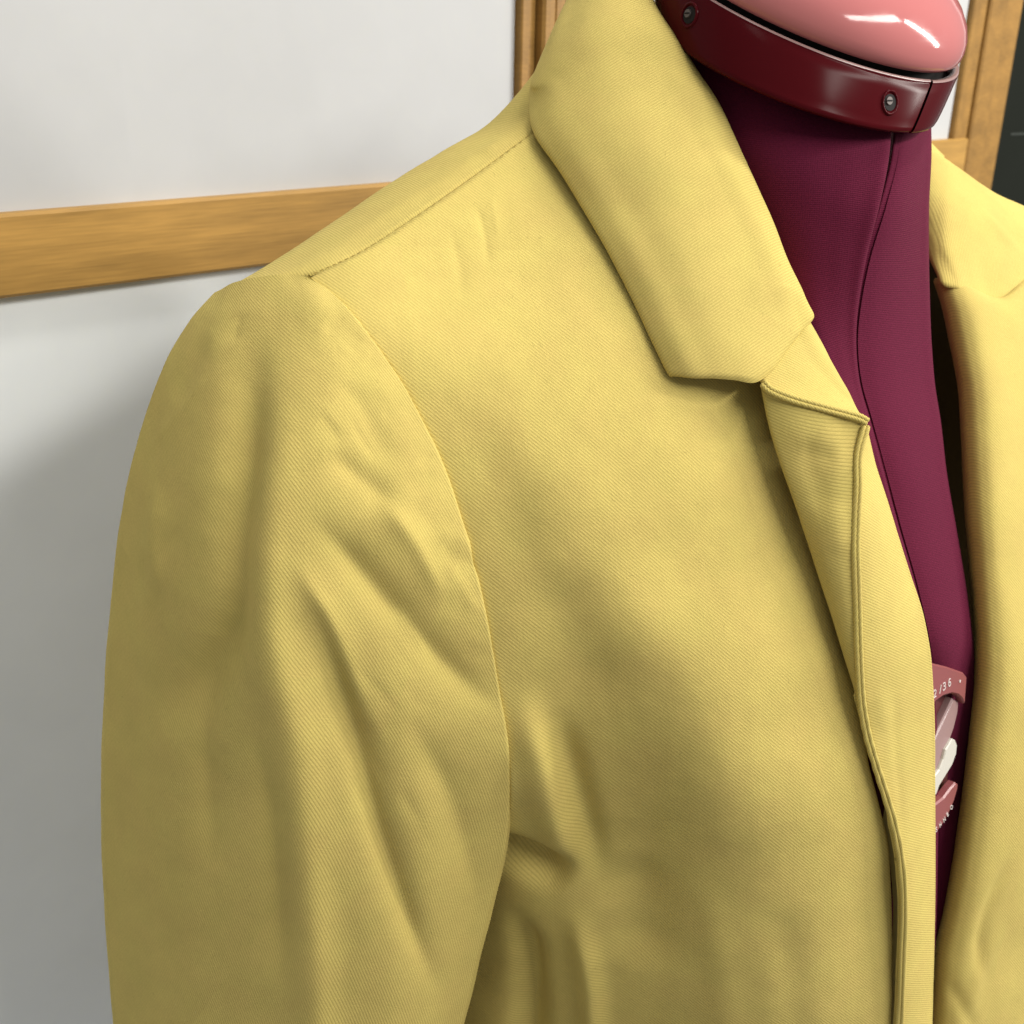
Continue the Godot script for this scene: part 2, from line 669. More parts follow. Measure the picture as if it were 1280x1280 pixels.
func make_background() -> void:
	var y := 1.320
	var w := block("wall", "grey painted wall below the wooden rail, behind the jacket", "wall", Vector3(-2.2, 0.0, -0.40), Vector3(2.6, 2.6, -0.2960), mats.wall)
	w.set_meta("kind", "structure")
	block("white_board", "white board left of the upright post, above the wooden rail", "board", Vector3(-2.0, y - 0.05, -0.302), Vector3(0.128, y + 0.9, -0.2945), mats.board)
	block("white_board", "narrow sliver of white board right of the pink neck cap", "board", Vector3(0.183, y - 0.05, -0.302), Vector3(0.7735, y + 0.9, -0.2945), mats.board)
	var rail := block("wooden_rail", "long horizontal pine rail under the white boards", "rail", Vector3(-2.0, -0.0222, -0.302), Vector3(0.8025, 0.0222, -0.285), mats.wood, 0.0018)
	rail.position += Vector3(0, y - 0.0515, 0)
	rail.rotation.z = 0.0192
	rail.position.y += -0.0192 * 0.0 + tan(0.0192) * rail.position.x
	# upright between the boards: a side strip and two beads
	var p := thing("wooden_post", "upright pine post behind the jacket collar, left of the neck", "post", Vector3(0.155, y, -0.302))
	part("strip", bar(Vector3(0.0135, 0.9, 0.014), 0.001), mats.wood_upright, p, Vector3(-0.0195, 0.42, 0.007))
	part("strip", bar(Vector3(0.0125, 0.9, 0.022), 0.002), mats.wood_upright, p, Vector3(-0.0062, 0.42, 0.011))
	part("strip", bar(Vector3(0.0105, 0.9, 0.0206), 0.0012), mats.wood_upright, p, Vector3(0.0056, 0.42, 0.0103))
	part("strip", bar(Vector3(0.017, 0.9, 0.022), 0.002), mats.wood_upright, p, Vector3(0.0196, 0.42, 0.011))
	var q := thing("wooden_post", "upright pine post at the top right, beside the black board", "post", Vector3(0.825, y, -0.302))
	part("strip", bar(Vector3(0.028, 1.1, 0.014), 0.0015), mats.wood_upright, q, Vector3(-0.0372, 0.44, 0.007))
	part("strip", bar(Vector3(0.072, 1.6, 0.018), 0.002), mats.wood_upright, q, Vector3(0.0136, 0.2, 0.009))
	part("edge_strip", bar(Vector3(0.004, 1.6, 0.015), 0.0008), mats.pale_strip, q, Vector3(0.0518, 0.2, 0.0075))
	var b := thing("black_board", "black board at the right edge, beyond the pine post", "board", Vector3(0.88, y, -0.302))
	part("panel", bar(Vector3(0.9, 1.6, 0.010), 0.001), mats.chalk, b, Vector3(0.4515, 0.2, 0.005))
	part("chalk_line", bar(Vector3(0.10, 0.0025, 0.0006), 0.0002), mats.chalk_mark, b, Vector3(0.085, -0.012, 0.0103))


# ------------------------------------------------------------------ dress form
func ring(c: Vector3, tau: float, r: float, up: float, from: float, to: float, n: int) -> PackedVector3Array:
	var out := PackedVector3Array()
	var e1 := Vector3(0, -sin(tau), cos(tau))
	var e2 := Vector3(1, 0, 0)
	var ax := Vector3(0, cos(tau), sin(tau))
	for i in n + 1:
		var a := lerpf(from, to, float(i) / n)
		out.append(c + ax * up + e1 * (r * cos(a)) + e2 * (r * sin(a)))
	return out


func make_dress_form() -> void:
	var y := 1.320
	var f := thing("dress_form", "burgundy adjustable dress form with pink neck cap, wearing the yellow jacket", "dress form", Vector3.ZERO)
	var s1 := cloth(form_side_shape(), 7, 0.003, 0.1, [0, 0, 0, [0.0018, 0.001]], false, 0.25)
	part("torso_panel", s1, mats.knit, f)
	var s2 := cloth(form_front_shape(), 7, 0.003, 0.1, [0, 0, 0, 0], false, 0.25, Vector3.INF, Vector2(0.4, 0.5))
	part("torso_panel", s2, mats.knit, f)
	# neck ring in two halves that meet at the front
	var tc := Vector3(0.0194, y + 0.0744, 0.0242)
	var bc := Vector3(0.0065, y + 0.0457, 0.0325)
	for h in 2:
		var a0 := -PI if h == 0 else 0.003
		var a1 := -0.003 if h == 0 else PI
		var big := 0.0 if h == 0 else 0.0008
		var rings := []
		rings.append(ring(bc, 0.395, 0.0585, 0.001, a0, a1, 60))
		rings.append(ring(bc, 0.395, 0.0648 + big, 0.0, a0, a1, 60))
		rings.append(ring(bc, 0.395, 0.0656 + big, 0.0012, a0, a1, 60))
		for k in range(1, 8):
			var t := k / 8.0
			rings.append(ring(bc.lerp(tc, t), lerpf(0.395, 0.4486, t), lerpf(0.0657, 0.0757, pow(t, 0.9)) + big, 0.0, a0, a1, 60))
		rings.append(ring(tc, 0.4486, 0.0760 + big, -0.0016, a0, a1, 60))
		rings.append(ring(tc, 0.4486, 0.0758 + big, -0.0007, a0, a1, 60))
		var o := part("neck_ring", loft(rings, false, bc), mats.dark_red, f)
		var lip := []
		lip.append(ring(tc, 0.4486, 0.0758 + big, -0.0007, a0, a1, 60))
		lip.append(ring(tc, 0.4486, 0.0754 + big, -0.0001, a0, a1, 60))
		lip.append(ring(tc, 0.4486, 0.0746 + big, -0.0001, a0, a1, 60))
		lip.append(ring(tc, 0.4486, 0.0734, -0.0008, a0, a1, 60))
		lip.append(ring(tc, 0.4486, 0.0731, -0.005, a0, a1, 60))
		part("lip", loft(lip, false, tc - Vector3(0, 0.05, 0)), mats.rim_edge, o)
	part("neck_gap", loft([ring(tc, 0.4486, 0.0732, -0.0045, 0, TAU, 72), ring(tc, 0.4486, 0.067, -0.0045, 0, TAU, 72), ring(tc, 0.4486, 0.067, 0.006, 0, TAU, 72)], true, tc - Vector3(0, 0.1, 0)), mats.black, f)
	part("ring_core", loft([ring(bc, 0.395, 0.0635, 0.002, 0, TAU, 72), ring(tc, 0.4486, 0.0728, -0.004, 0, TAU, 72)], true, bc), mats.black, f)
	var cap := []
	for p in [[0.0580, 0.0036], [0.0622, 0.0032], [0.0636, 0.0036], [0.0645, 0.0048], [0.0650, 0.0066], [0.0648, 0.0090], [0.0636, 0.0125], [0.0610, 0.0165], [0.0565, 0.0208], [0.0500, 0.0250], [0.0420, 0.0284], [0.0320, 0.0313], [0.0200, 0.0334], [0.0090, 0.0343], [0.0001, 0.0345]]:
		cap.append(ring(tc, 0.4486, p[0] * 1.147, p[1] * 1.147 - 0.0023, 0, TAU, 96))
	part("neck_cap", loft(cap, true, tc), mats.pink, f)
	# screws sunk into the ring
	for s in [[Vector3(-0.05762, 1.38469, 0.02251), Vector3(-0.9938, 0.1044, -0.0392)], [Vector3(-0.00785, 1.35269, 0.09026), Vector3(-0.2462, 0.1776, 0.9528)]]:
		var sc := Node3D.new()
		sc.name = "screw"
		f.add_child(sc, true)
		var z: Vector3 = s[1]
		var x := Vector3.UP.cross(z).normalized()
		sc.transform = Transform3D(Basis(x, z.cross(x), z), s[0])
		var cup := []
		for q in [[0.0046, -0.0004], [0.0044, 0.0006], [0.0038, 0.0007], [0.0034, 0.0002], [0.0032, -0.001]]:
			var rr := PackedVector3Array()
			for i in 25:
				rr.append(Vector3(q[0] * cos(TAU * i / 24), 1.15 * q[0] * sin(TAU * i / 24), q[1]))
			cup.append(rr)
		part("hole_rim", loft(cup, true, Vector3(0, 0, -0.01)), mats.dark_red, sc)
		var disc := CylinderMesh.new()
		disc.top_radius = 0.0033
		disc.bottom_radius = 0.0033
		disc.height = 0.0006
		disc.radial_segments = 24
		var dk := part("hole", disc, mats.black, sc, Vector3(0, 0, -0.0001))
		dk.rotation.x = PI / 2
		var head := CylinderMesh.new()
		head.top_radius = 0.0016
		head.bottom_radius = 0.0019
		head.height = 0.0008
		head.radial_segments = 20
		var hd := part("screw_head", head, mats.screw, sc, Vector3(-0.0007, 0.0006, 0.0004))
		hd.rotation.x = PI / 2
		part("slot", bar(Vector3(0.0026, 0.0006, 0.0003), 0.0001), mats.black, sc, Vector3(-0.0007, 0.0006, 0.0009))
	# size dial on the chest
	var dial := part("size_dial", plate(outline([-293, 109, -73, 83, 134, 62, 311, 36, 353, 16, 372, -48, 386, -120, 350, -95, 299, -75, 229, -67, 152, -77, 82, -104, 22, -149, -24, -227, -16, -342, 47, -479, 124, -574, 211, -612, 293, -614, 365, -588, 422, -543, 463, -518, 493, -528, 497, -557, 486, -613, 458, -668, 414, -725, 345, -779, 232, -819, 136, -817, -39, -607, -161, -335, -235, -74]), 0.004, 0.0008), mats.dial, f)
	dial.transform = Transform3D(Basis(Vector3(0.94327, -0.32859, 0.04777), Vector3(0.33204, 0.93385, -0.13293), Vector3(-0.00093, 0.14125, 0.98997)), Vector3(0.00154, 1.10281, 0.14261))
	part("recess", plate(outline([-190, 0, 209, -20, 366, -72, 404, -200, 457, -363, 520, -550, 461, -615, 277, -672, 55, -615]), 0.0015, 0.0004), mats.recess, dial, Vector3(0, 0, -0.004))
	part("rib", plate(outline([309, -99, 376, -116, 390, -168, 382, -248, 349, -350, 295, -459, 238, -558, 136, -621, 71, -500, 127, -407, 186, -316]), 0.0045, 0.0010), mats.rib, dial, Vector3(0, 0, -0.003))
	part("pointer", plate(outline([351, -295, 389, -304, 417, -329, 427, -374, 408, -429, 361, -479, 315, -528, 300, -571, 265, -584, 193, -567, 176, -527, 226, -491, 281, -446, 301, -396, 306, -349]), 0.0035, 0.0005), mats.white_plastic, dial, Vector3(0, 0, -0.0005))
	var font := SystemFont.new()
	font.font_names = PackedStringArray(["Droid Sans"])
	for t in [["3", Vector2(-0.00094, -0.00910), 0.378, 0.0054], ["2", Vector2(0.00543, -0.00650), 0.378, 0.0054], ["/", Vector2(0.00982, -0.00462), 0.378, 0.0054], ["3", Vector2(0.01320, -0.00309), 0.378, 0.0054], ["6", Vector2(0.01776, -0.00136), 0.378, 0.0054], ["·", Vector2(0.02830, -0.00079), 0.0, 0.0100], ["S", Vector2(0.03484, -0.07469), 0.456, 0.0034], ["H", Vector2(0.03811, -0.07258), 0.684, 0.0034], ["N", Vector2(0.04133, -0.07024), 0.800, 0.0034], ["E", Vector2(0.04369, -0.06781), 0.861, 0.0034], ["O", Vector2(0.04650, -0.06438), 1.096, 0.0034]]:
		var tm := TextMesh.new()
		tm.text = t[0]
		tm.font = font
		tm.font_size = 32
		tm.pixel_size = t[3] / 32.0
		tm.depth = 0.0003
		var o := part("print", tm, mats.ink, dial, Vector3(t[1].x, t[1].y, 0.00415))
		o.rotation.z = t[2]


func outline(a: Array) -> PackedVector2Array:
	var out := PackedVector2Array()
	for i in a.size() / 2:
		out.append(Vector2(a[2 * i], a[2 * i + 1]) * 0.0001)
	return out


# ------------------------------------------------------------------ jacket
func make_blazer() -> void:
	var j := thing("jacket", "mustard yellow twill jacket hanging open on the burgundy dress form", "jacket", Vector3.ZERO)
	var seam := [0.0022, 0.0009]
	part("front_panel", cloth(front_panel_shape(), 12, 0.0009, -0.948, [[0.0020, 0.0013], 0, seam, [0.003, 0.0015]]), mats.yellow, j)
	part("back_panel", cloth(back_panel_shape(), 10, 0.0009, 1.590, [[0.0020, 0.0011], 0, 0, 0], false, 1.0, Vector3.INF, Vector2(0.5, 0.12)), mats.yellow, j)
	part("sleeve", cloth(sleeve_shape(), 13, 0.0009, -1.196, [0, 0, 0, 0], true, 1.0, Vector3.INF, Vector2(0.35, 0.5)), mats.yellow, j)
	part("collar", cloth(collar_shape(), 14, 0.0019, 0.198, [0, [0.003, 0.0012], [0.0030, 0.0012], 0], false, 0.35), mats.yellow, j)
	part("lapel_top", cloth(lapel_top_shape(), 12, 0.0014, -1.366, [[0.0018, 0.0008], 0, [0.002, 0.0012], 0], false, 0.4), mats.yellow, j)
	part("lapel_flap", cloth(lapel_flap_shape(), 10, 0.0012, 0.346, [[0.0022, 0.0012], 0, 0, [0.0022, 0.0012]], false, 0.8, Vector3.INF, Vector2(0.6, 0.3)), mats.yellow, j)
	part("facing", cloth(facing_shape(), 10, 0.0012, -0.139, [0, 0, [0.0022, 0.0012], 0], false, 0.5, Vector3.INF, Vector2(0.4, 0.6)), mats.yellow, j)
	for e in [notch_edge_shape(), front_edge_shape()]:
		for k in e.rows.size():
			part("edge_piping", tube(spline(e.rows[k], 12, []), 0.00105), mats.piping, j)
	# thread showing along the shoulder seam
	var stitches := Surf.new()
	stitches.t2 = false
	var line := spline(shoulder_stitch_shape().rows[0], 24, [])
	var k := 0
	while k + 3 < line.size():
		var bit := tube(line.slice(k, k + 3), 0.00026).surface_get_arrays(0)
		var base := stitches.v.size()
		stitches.v.append_array(bit[Mesh.ARRAY_VERTEX])
		stitches.n.append_array(bit[Mesh.ARRAY_NORMAL])
		for q in bit[Mesh.ARRAY_INDEX]:
			stitches.ix.append(base + q)
		k += 3
	part("stitching", stitches.mesh(), mats.thread, j).set_meta("kind", "stuff")
	part("lining", cloth(lining_shape(), 8, 0.001, 0.4, [0, 0, 0, 0]), mats.lining, j)
	part("left_front", cloth(left_front_shape(), 9, 0.0014, -0.802, [[0.0025, 0.0012], 0, 0, 0], false, 0.8), mats.yellow, j)
	part("left_collar", cloth(left_collar_shape(), 9, 0.0026, -1.281, [0, [0.0025, 0.0012], 0, 0], false, 0.6), mats.yellow, j)


func front_panel_shape() -> Dictionary:
	var rows := []
	rows.append(points([-2279,12885,-100,-2207,12916,-75,-2130,12946,-57,-2045,12977,-51,-1955,13012,-54,-1864,13050,-60,-1771,13091,-66,-1678,13132,-71,-1583,13175,-75,-1487,13220,-79,-1390,13267,-84,-1292,13318,-93,-1192,13367,-96,-1091,13400,-82,-995,13416,-52,-900,13430,-19]))
	rows.append(points([-2231,12823,30,-2159,12848,50,-2079,12870,59,-1993,12895,60,-1903,12923,54,-1815,12956,50,-1728,12990,48,-1640,13026,48,-1551,13063,48,-1461,13101,48,-1369,13142,47,-1277,13186,43,-1183,13228,43,-1088,13255,59,-998,13266,91,-910,13275,127]))
	rows.append(points([-2200,12734,141,-2126,12754,157,-2047,12773,166,-1964,12794,170,-1880,12820,171,-1795,12848,171,-1710,12878,172,-1624,12909,174,-1538,12942,177,-1452,12976,181,-1366,13012,185,-1279,13052,186,-1190,13089,191,-1100,13112,211,-1014,13120,243,-925,13126,277]))
	rows.append(points([-2157,12632,219,-2086,12651,240,-2011,12669,257,-1934,12689,270,-1855,12712,279,-1774,12738,285,-1691,12765,289,-1607,12792,295,-1524,12821,302,-1441,12852,310,-1359,12885,319,-1276,12921,326,-1191,12954,336,-1102,12974,356,-1013,12979,386,-922,12982,417]))
	rows.append(points([-2118,12521,286,-2049,12539,312,-1978,12556,336,-1904,12575,356,-1828,12598,372,-1750,12622,385,-1670,12647,395,-1588,12672,406,-1506,12699,417,-1426,12727,431,-1345,12758,444,-1263,12791,454,-1176,12820,466,-1086,12837,486,-993,12840,515,-897,12840,543]))
	rows.append(points([-2084,12401,345,-2015,12420,376,-1943,12438,406,-1870,12458,433,-1795,12480,456,-1719,12505,476,-1640,12530,493,-1559,12555,511,-1477,12581,528,-1395,12608,545,-1310,12637,561,-1224,12668,573,-1133,12695,585,-1033,12709,603,-931,12710,629,-827,12709,656]))
	rows.append(points([-2051,12276,398,-1979,12299,436,-1904,12322,473,-1828,12345,506,-1750,12372,536,-1669,12399,561,-1586,12427,585,-1500,12455,607,-1412,12483,628,-1321,12512,647,-1225,12541,662,-1125,12572,673,-1017,12599,683,-904,12615,701,-789,12618,727,-670,12619,752]))
	rows.append(points([-2025,12145,446,-1950,12172,491,-1873,12198,535,-1794,12225,575,-1713,12254,611,-1628,12284,642,-1540,12314,670,-1449,12343,696,-1354,12372,720,-1254,12401,742,-1149,12430,759,-1038,12461,770,-919,12488,782,-792,12503,800,-659,12505,823,-516,12504,843]))
	rows.append(points([-2006,12009,491,-1930,12037,541,-1852,12064,589,-1771,12091,634,-1689,12120,674,-1603,12150,710,-1513,12178,742,-1420,12207,773,-1323,12235,802,-1222,12262,828,-1114,12289,849,-997,12316,863,-868,12339,874,-728,12348,889,-578,12345,908,-421,12339,926]))
	rows.append(points([-1988,11868,530,-1911,11896,584,-1831,11922,635,-1750,11948,683,-1666,11976,726,-1579,12004,765,-1488,12031,801,-1393,12057,835,-1295,12083,867,-1193,12109,897,-1083,12134,923,-962,12157,938,-824,12172,949,-672,12175,961,-512,12166,979,-347,12156,999]))
	rows.append(points([-1970,11721,563,-1892,11747,619,-1813,11772,672,-1731,11798,723,-1648,11825,770,-1562,11852,813,-1470,11877,852,-1372,11899,887,-1272,11922,920,-1169,11945,953,-1060,11967,982,-939,11987,1003,-802,11999,1017,-646,11996,1031,-483,11982,1050,-314,11967,1071]))
	rows.append(points([-1952,11566,589,-1872,11591,646,-1792,11614,701,-1712,11640,755,-1633,11668,809,-1551,11696,859,-1463,11721,904,-1368,11743,943,-1267,11762,979,-1166,11783,1015,-1059,11803,1048,-944,11821,1075,-813,11832,1097,-665,11828,1118,-501,11809,1138,-320,11784,1154]))
	rows.append(points([-1932,11403,608,-1848,11423,663,-1764,11443,717,-1684,11468,776,-1611,11500,838,-1539,11534,900,-1462,11565,956,-1374,11589,1003,-1280,11609,1046,-1181,11628,1086,-1075,11645,1122,-962,11661,1153,-836,11669,1180,-695,11664,1206,-535,11642,1231,-340,11605,1241]))
	rows.append(points([-1911,11232,622,-1820,11245,672,-1727,11256,720,-1646,11280,780,-1579,11317,852,-1516,11357,924,-1451,11395,992,-1377,11426,1053,-1292,11451,1105,-1198,11470,1150,-1095,11485,1189,-984,11497,1223,-858,11501,1252,-709,11486,1275,-526,11447,1288,-317,11397,1293]))
	rows.append(points([-1895,11058,638,-1801,11065,685,-1699,11067,726,-1613,11084,783,-1546,11120,856,-1490,11165,935,-1435,11211,1014,-1375,11251,1086,-1303,11282,1148,-1215,11302,1198,-1115,11315,1240,-1008,11325,1276,-892,11330,1312,-760,11320,1345,-592,11282,1365,-389,11227,1373]))
	rows.append(points([-1870,10869,643,-1774,10872,689,-1672,10869,730,-1584,10882,785,-1513,10913,855,-1457,10958,935,-1408,11008,1020,-1360,11057,1102,-1302,11097,1174,-1226,11123,1232,-1131,11136,1277,-1024,11141,1313,-907,11140,1348,-790,11134,1389,-653,11111,1425,-487,11069,1450]))
	rows.append(points([-1815,10607,558,-1742,10635,634,-1651,10644,692,-1563,10658,753,-1486,10684,822,-1422,10723,902,-1374,10777,992,-1335,10836,1085,-1293,10891,1174,-1234,10930,1248,-1151,10950,1303,-1050,10957,1347,-937,10955,1386,-816,10943,1427,-687,10921,1470,-544,10890,1507]))
	rows.append(points([-1757,10306,430,-1705,10369,546,-1634,10406,638,-1551,10429,715,-1465,10451,788,-1385,10479,865,-1325,10528,957,-1288,10595,1064,-1251,10661,1167,-1200,10712,1256,-1122,10739,1325,-1024,10750,1380,-911,10748,1428,-785,10732,1474,-647,10704,1520,-495,10666,1562]))
	rows.append(points([-1694,9966,264,-1673,10082,435,-1624,10156,567,-1553,10202,672,-1471,10233,762,-1386,10261,847,-1311,10300,940,-1257,10358,1046,-1210,10421,1154,-1152,10473,1250,-1076,10505,1331,-980,10520,1399,-867,10520,1458,-736,10501,1512,-584,10463,1561,-416,10414,1606]))
	rows.append(points([-1637,9601,87,-1641,9770,309,-1614,9886,483,-1557,9956,616,-1486,10007,729,-1406,10044,829,-1325,10080,927,-1256,10128,1032,-1195,10182,1139,-1131,10231,1241,-1052,10265,1330,-956,10281,1407,-841,10280,1475,-705,10257,1535,-542,10208,1587,-360,10147,1634]))
	rows.append(points([-1650,9322,9,-1622,9461,210,-1596,9591,399,-1546,9681,552,-1479,9742,680,-1402,9790,794,-1324,9832,904,-1251,9880,1014,-1184,9932,1126,-1115,9980,1232,-1034,10015,1329,-937,10033,1413,-820,10029,1487,-679,10000,1552,-516,9950,1610,-337,9889,1666]))
	rows.append(points([-1675,9054,-46,-1645,9202,165,-1602,9319,347,-1540,9399,497,-1464,9456,628,-1384,9504,749,-1303,9549,866,-1229,9601,985,-1162,9659,1106,-1093,9712,1221,-1013,9751,1326,-917,9770,1418,-799,9766,1498,-657,9735,1569,-493,9683,1633,-316,9620,1696]))
	rows.append(points([-1696,8764,-107,-1664,8925,115,-1617,9046,304,-1542,9116,451,-1456,9165,582,-1369,9209,707,-1282,9252,829,-1203,9303,954,-1136,9367,1083,-1068,9426,1207,-987,9468,1319,-889,9489,1418,-772,9486,1507,-628,9453,1583,-464,9398,1654,-286,9334,1722]))
	rows.append(points([-1721,8470,-166,-1668,8606,42,-1611,8726,234,-1539,8809,397,-1453,8867,539,-1363,8913,672,-1274,8959,802,-1190,9009,932,-1112,9065,1063,-1034,9118,1189,-948,9158,1307,-846,9178,1413,-726,9173,1508,-584,9143,1593,-424,9093,1672,-250,9032,1750]))
	rows.append(points([-1721,7970,-166,-1668,8106,42,-1611,8226,234,-1539,8309,397,-1453,8367,539,-1363,8413,672,-1274,8459,802,-1190,8509,932,-1112,8565,1063,-1034,8618,1189,-948,8658,1307,-846,8678,1413,-726,8673,1508,-584,8643,1593,-424,8593,1672,-250,8532,1750]))
	rows.append(points([-1721,7370,-166,-1668,7506,42,-1611,7626,234,-1539,7709,397,-1453,7767,539,-1363,7813,672,-1274,7859,802,-1190,7909,932,-1112,7965,1063,-1034,8018,1189,-948,8058,1307,-846,8078,1413,-726,8073,1508,-584,8043,1593,-424,7993,1672,-250,7932,1750]))
	rows.append(points([-1721,6670,-166,-1668,6806,42,-1611,6926,234,-1539,7009,397,-1453,7067,539,-1363,7113,672,-1274,7159,802,-1190,7209,932,-1112,7265,1063,-1034,7318,1189,-948,7358,1307,-846,7378,1413,-726,7373,1508,-584,7343,1593,-424,7293,1672,-250,7232,1750]))
	var folds := []
	folds.append([points([-1846,11368,670,-1825,11244,681,-1803,11119,694,-1777,10989,707,-1740,10848,712,-1678,10683,700,-1615,10517,696,-1560,10357,704,-1519,10207,723]), 0.0075, 0.00630, 0, 0])
	folds.append([points([-1702,11233,737,-1667,11077,756,-1626,10911,771,-1568,10729,776,-1509,10538,782,-1466,10347,789,-1439,10164,808]), 0.0060, -0.00473, 0, 0])
	folds.append([points([-1855,10401,425,-1785,10368,462,-1739,10360,524,-1687,10330,576,-1635,10293,626,-1578,10240,667,-1530,10189,714]), 0.0100, -0.01260, 0, 0])
	folds.append([points([-1532,10100,701,-1495,9945,732,-1453,9766,745,-1415,9574,748,-1383,9370,742,-1356,9163,735,-1336,8960,735]), 0.0060, 0.00630, 1, 0])
	folds.append([points([-1668,10017,461,-1603,9760,491,-1566,9478,494,-1539,9178,483,-1512,8863,473]), 0.0080, -0.00945, 1, 0])
	folds.append([points([-1383,10439,873,-1343,10273,910,-1324,10107,945,-1314,9920,954,-1292,9708,945]), 0.0160, -0.00525, 0, 0])
	folds.append([points([-1532,13150,-15,-1540,13085,40,-1564,13020,100,-1595,12954,150,-1631,12889,204]), 0.0022, -0.00073, 0, 1])
	folds.append([points([-1457,13169,-5,-1472,13126,34,-1488,13083,70,-1508,13039,103,-1532,12995,134]), 0.0016, 0.00053, 0, 1])
	folds.append([points([-1680,13068,8,-1695,12990,68,-1729,12916,145,-1766,12839,205,-1806,12763,263]), 0.0030, -0.00053, 0, 1])
	folds.append([points([-1761,11874,697,-1719,11711,749,-1668,11539,796,-1606,11353,835,-1545,11164,879]), 0.0140, -0.00262, 0, 0])
	folds.append([points([-1775,12407,511,-1667,12142,685,-1539,11848,832,-1442,11535,982,-1346,11204,1129]), 0.0200, 0.00158, 0, 0])
	folds.append([points([-1961,12529,360,-1905,12309,481,-1847,12079,593,-1801,11823,678,-1747,11543,742]), 0.0100, -0.00084, 0, 0])
	folds.append([points([-1239,10389,1122,-1158,10154,1215,-1090,9857,1257,-1040,9525,1271,-987,9171,1281]), 0.0080, 0.00126, 1, 0])
	folds.append([points([-1001,10297,1382,-909,10056,1442,-845,9789,1480,-798,9504,1502,-727,9176,1510]), 0.0090, -0.00126, 1, 0])
	return {"rows": rows, "folds": folds, "crease_u": [], "crease_v": [], "grain": [Vector3(0.5680, -0.6479, 0.5076), Vector3(-0.7213, -0.6888, -0.0720)]}

func back_panel_shape() -> Dictionary:
	var rows := []
	rows.append(points([-2306,12870,-163,-2181,12920,-80,-2015,12980,-70,-1842,13054,-73,-1664,13134,-79,-1479,13220,-86,-1291,13312,-91,-1101,13409,-93,-910,13508,-86]))
	rows.append(points([-2366,12865,-246,-2202,12927,-212,-2027,13001,-201,-1844,13086,-199,-1652,13174,-202,-1448,13265,-208,-1240,13361,-210,-1038,13476,-215,-846,13610,-223]))
	rows.append(points([-2380,12816,-464,-2168,12893,-488,-1976,12990,-475,-1775,13092,-466,-1560,13193,-462,-1327,13292,-463,-1088,13397,-459,-873,13547,-471,-674,13721,-493]))
	rows.append(points([-2260,12739,-604,-2041,12818,-624,-1842,12920,-606,-1634,13026,-592,-1411,13131,-584,-1171,13234,-581,-924,13342,-571,-703,13498,-580,-497,13678,-600]))
	rows.append(points([-2142,12513,-740,-1914,12594,-752,-1707,12698,-728,-1490,12807,-709,-1259,12915,-694,-1010,13019,-684,-755,13129,-667,-525,13289,-672,-313,13475,-688]))
	rows.append(points([-2148,11831,-818,-1914,11904,-820,-1698,12007,-788,-1473,12114,-760,-1235,12217,-736,-979,12315,-716,-716,12418,-690,-480,12578,-688,-261,12765,-699]))
	rows.append(points([-2189,10061,-1146,-1934,10123,-1123,-1695,10227,-1071,-1447,10334,-1023,-1186,10434,-977,-909,10525,-933,-625,10620,-884,-369,10784,-866,-130,10982,-865]))
	var folds := []
	folds.append([points([-2039,13003,-130,-1920,13051,-136,-1808,13103,-130,-1690,13157,-131,-1568,13213,-133]), 0.0040, -0.00060, 0, 0])
	folds.append([points([-1374,13304,-166,-1300,13338,-152,-1225,13372,-137]), 0.0040, 0.00060, 0, 0])
	return {"rows": rows, "folds": folds, "crease_u": [], "crease_v": [], "grain": [Vector3(-0.2325, -0.1350, 0.9632), Vector3(0.8813, 0.3896, 0.2673)]}

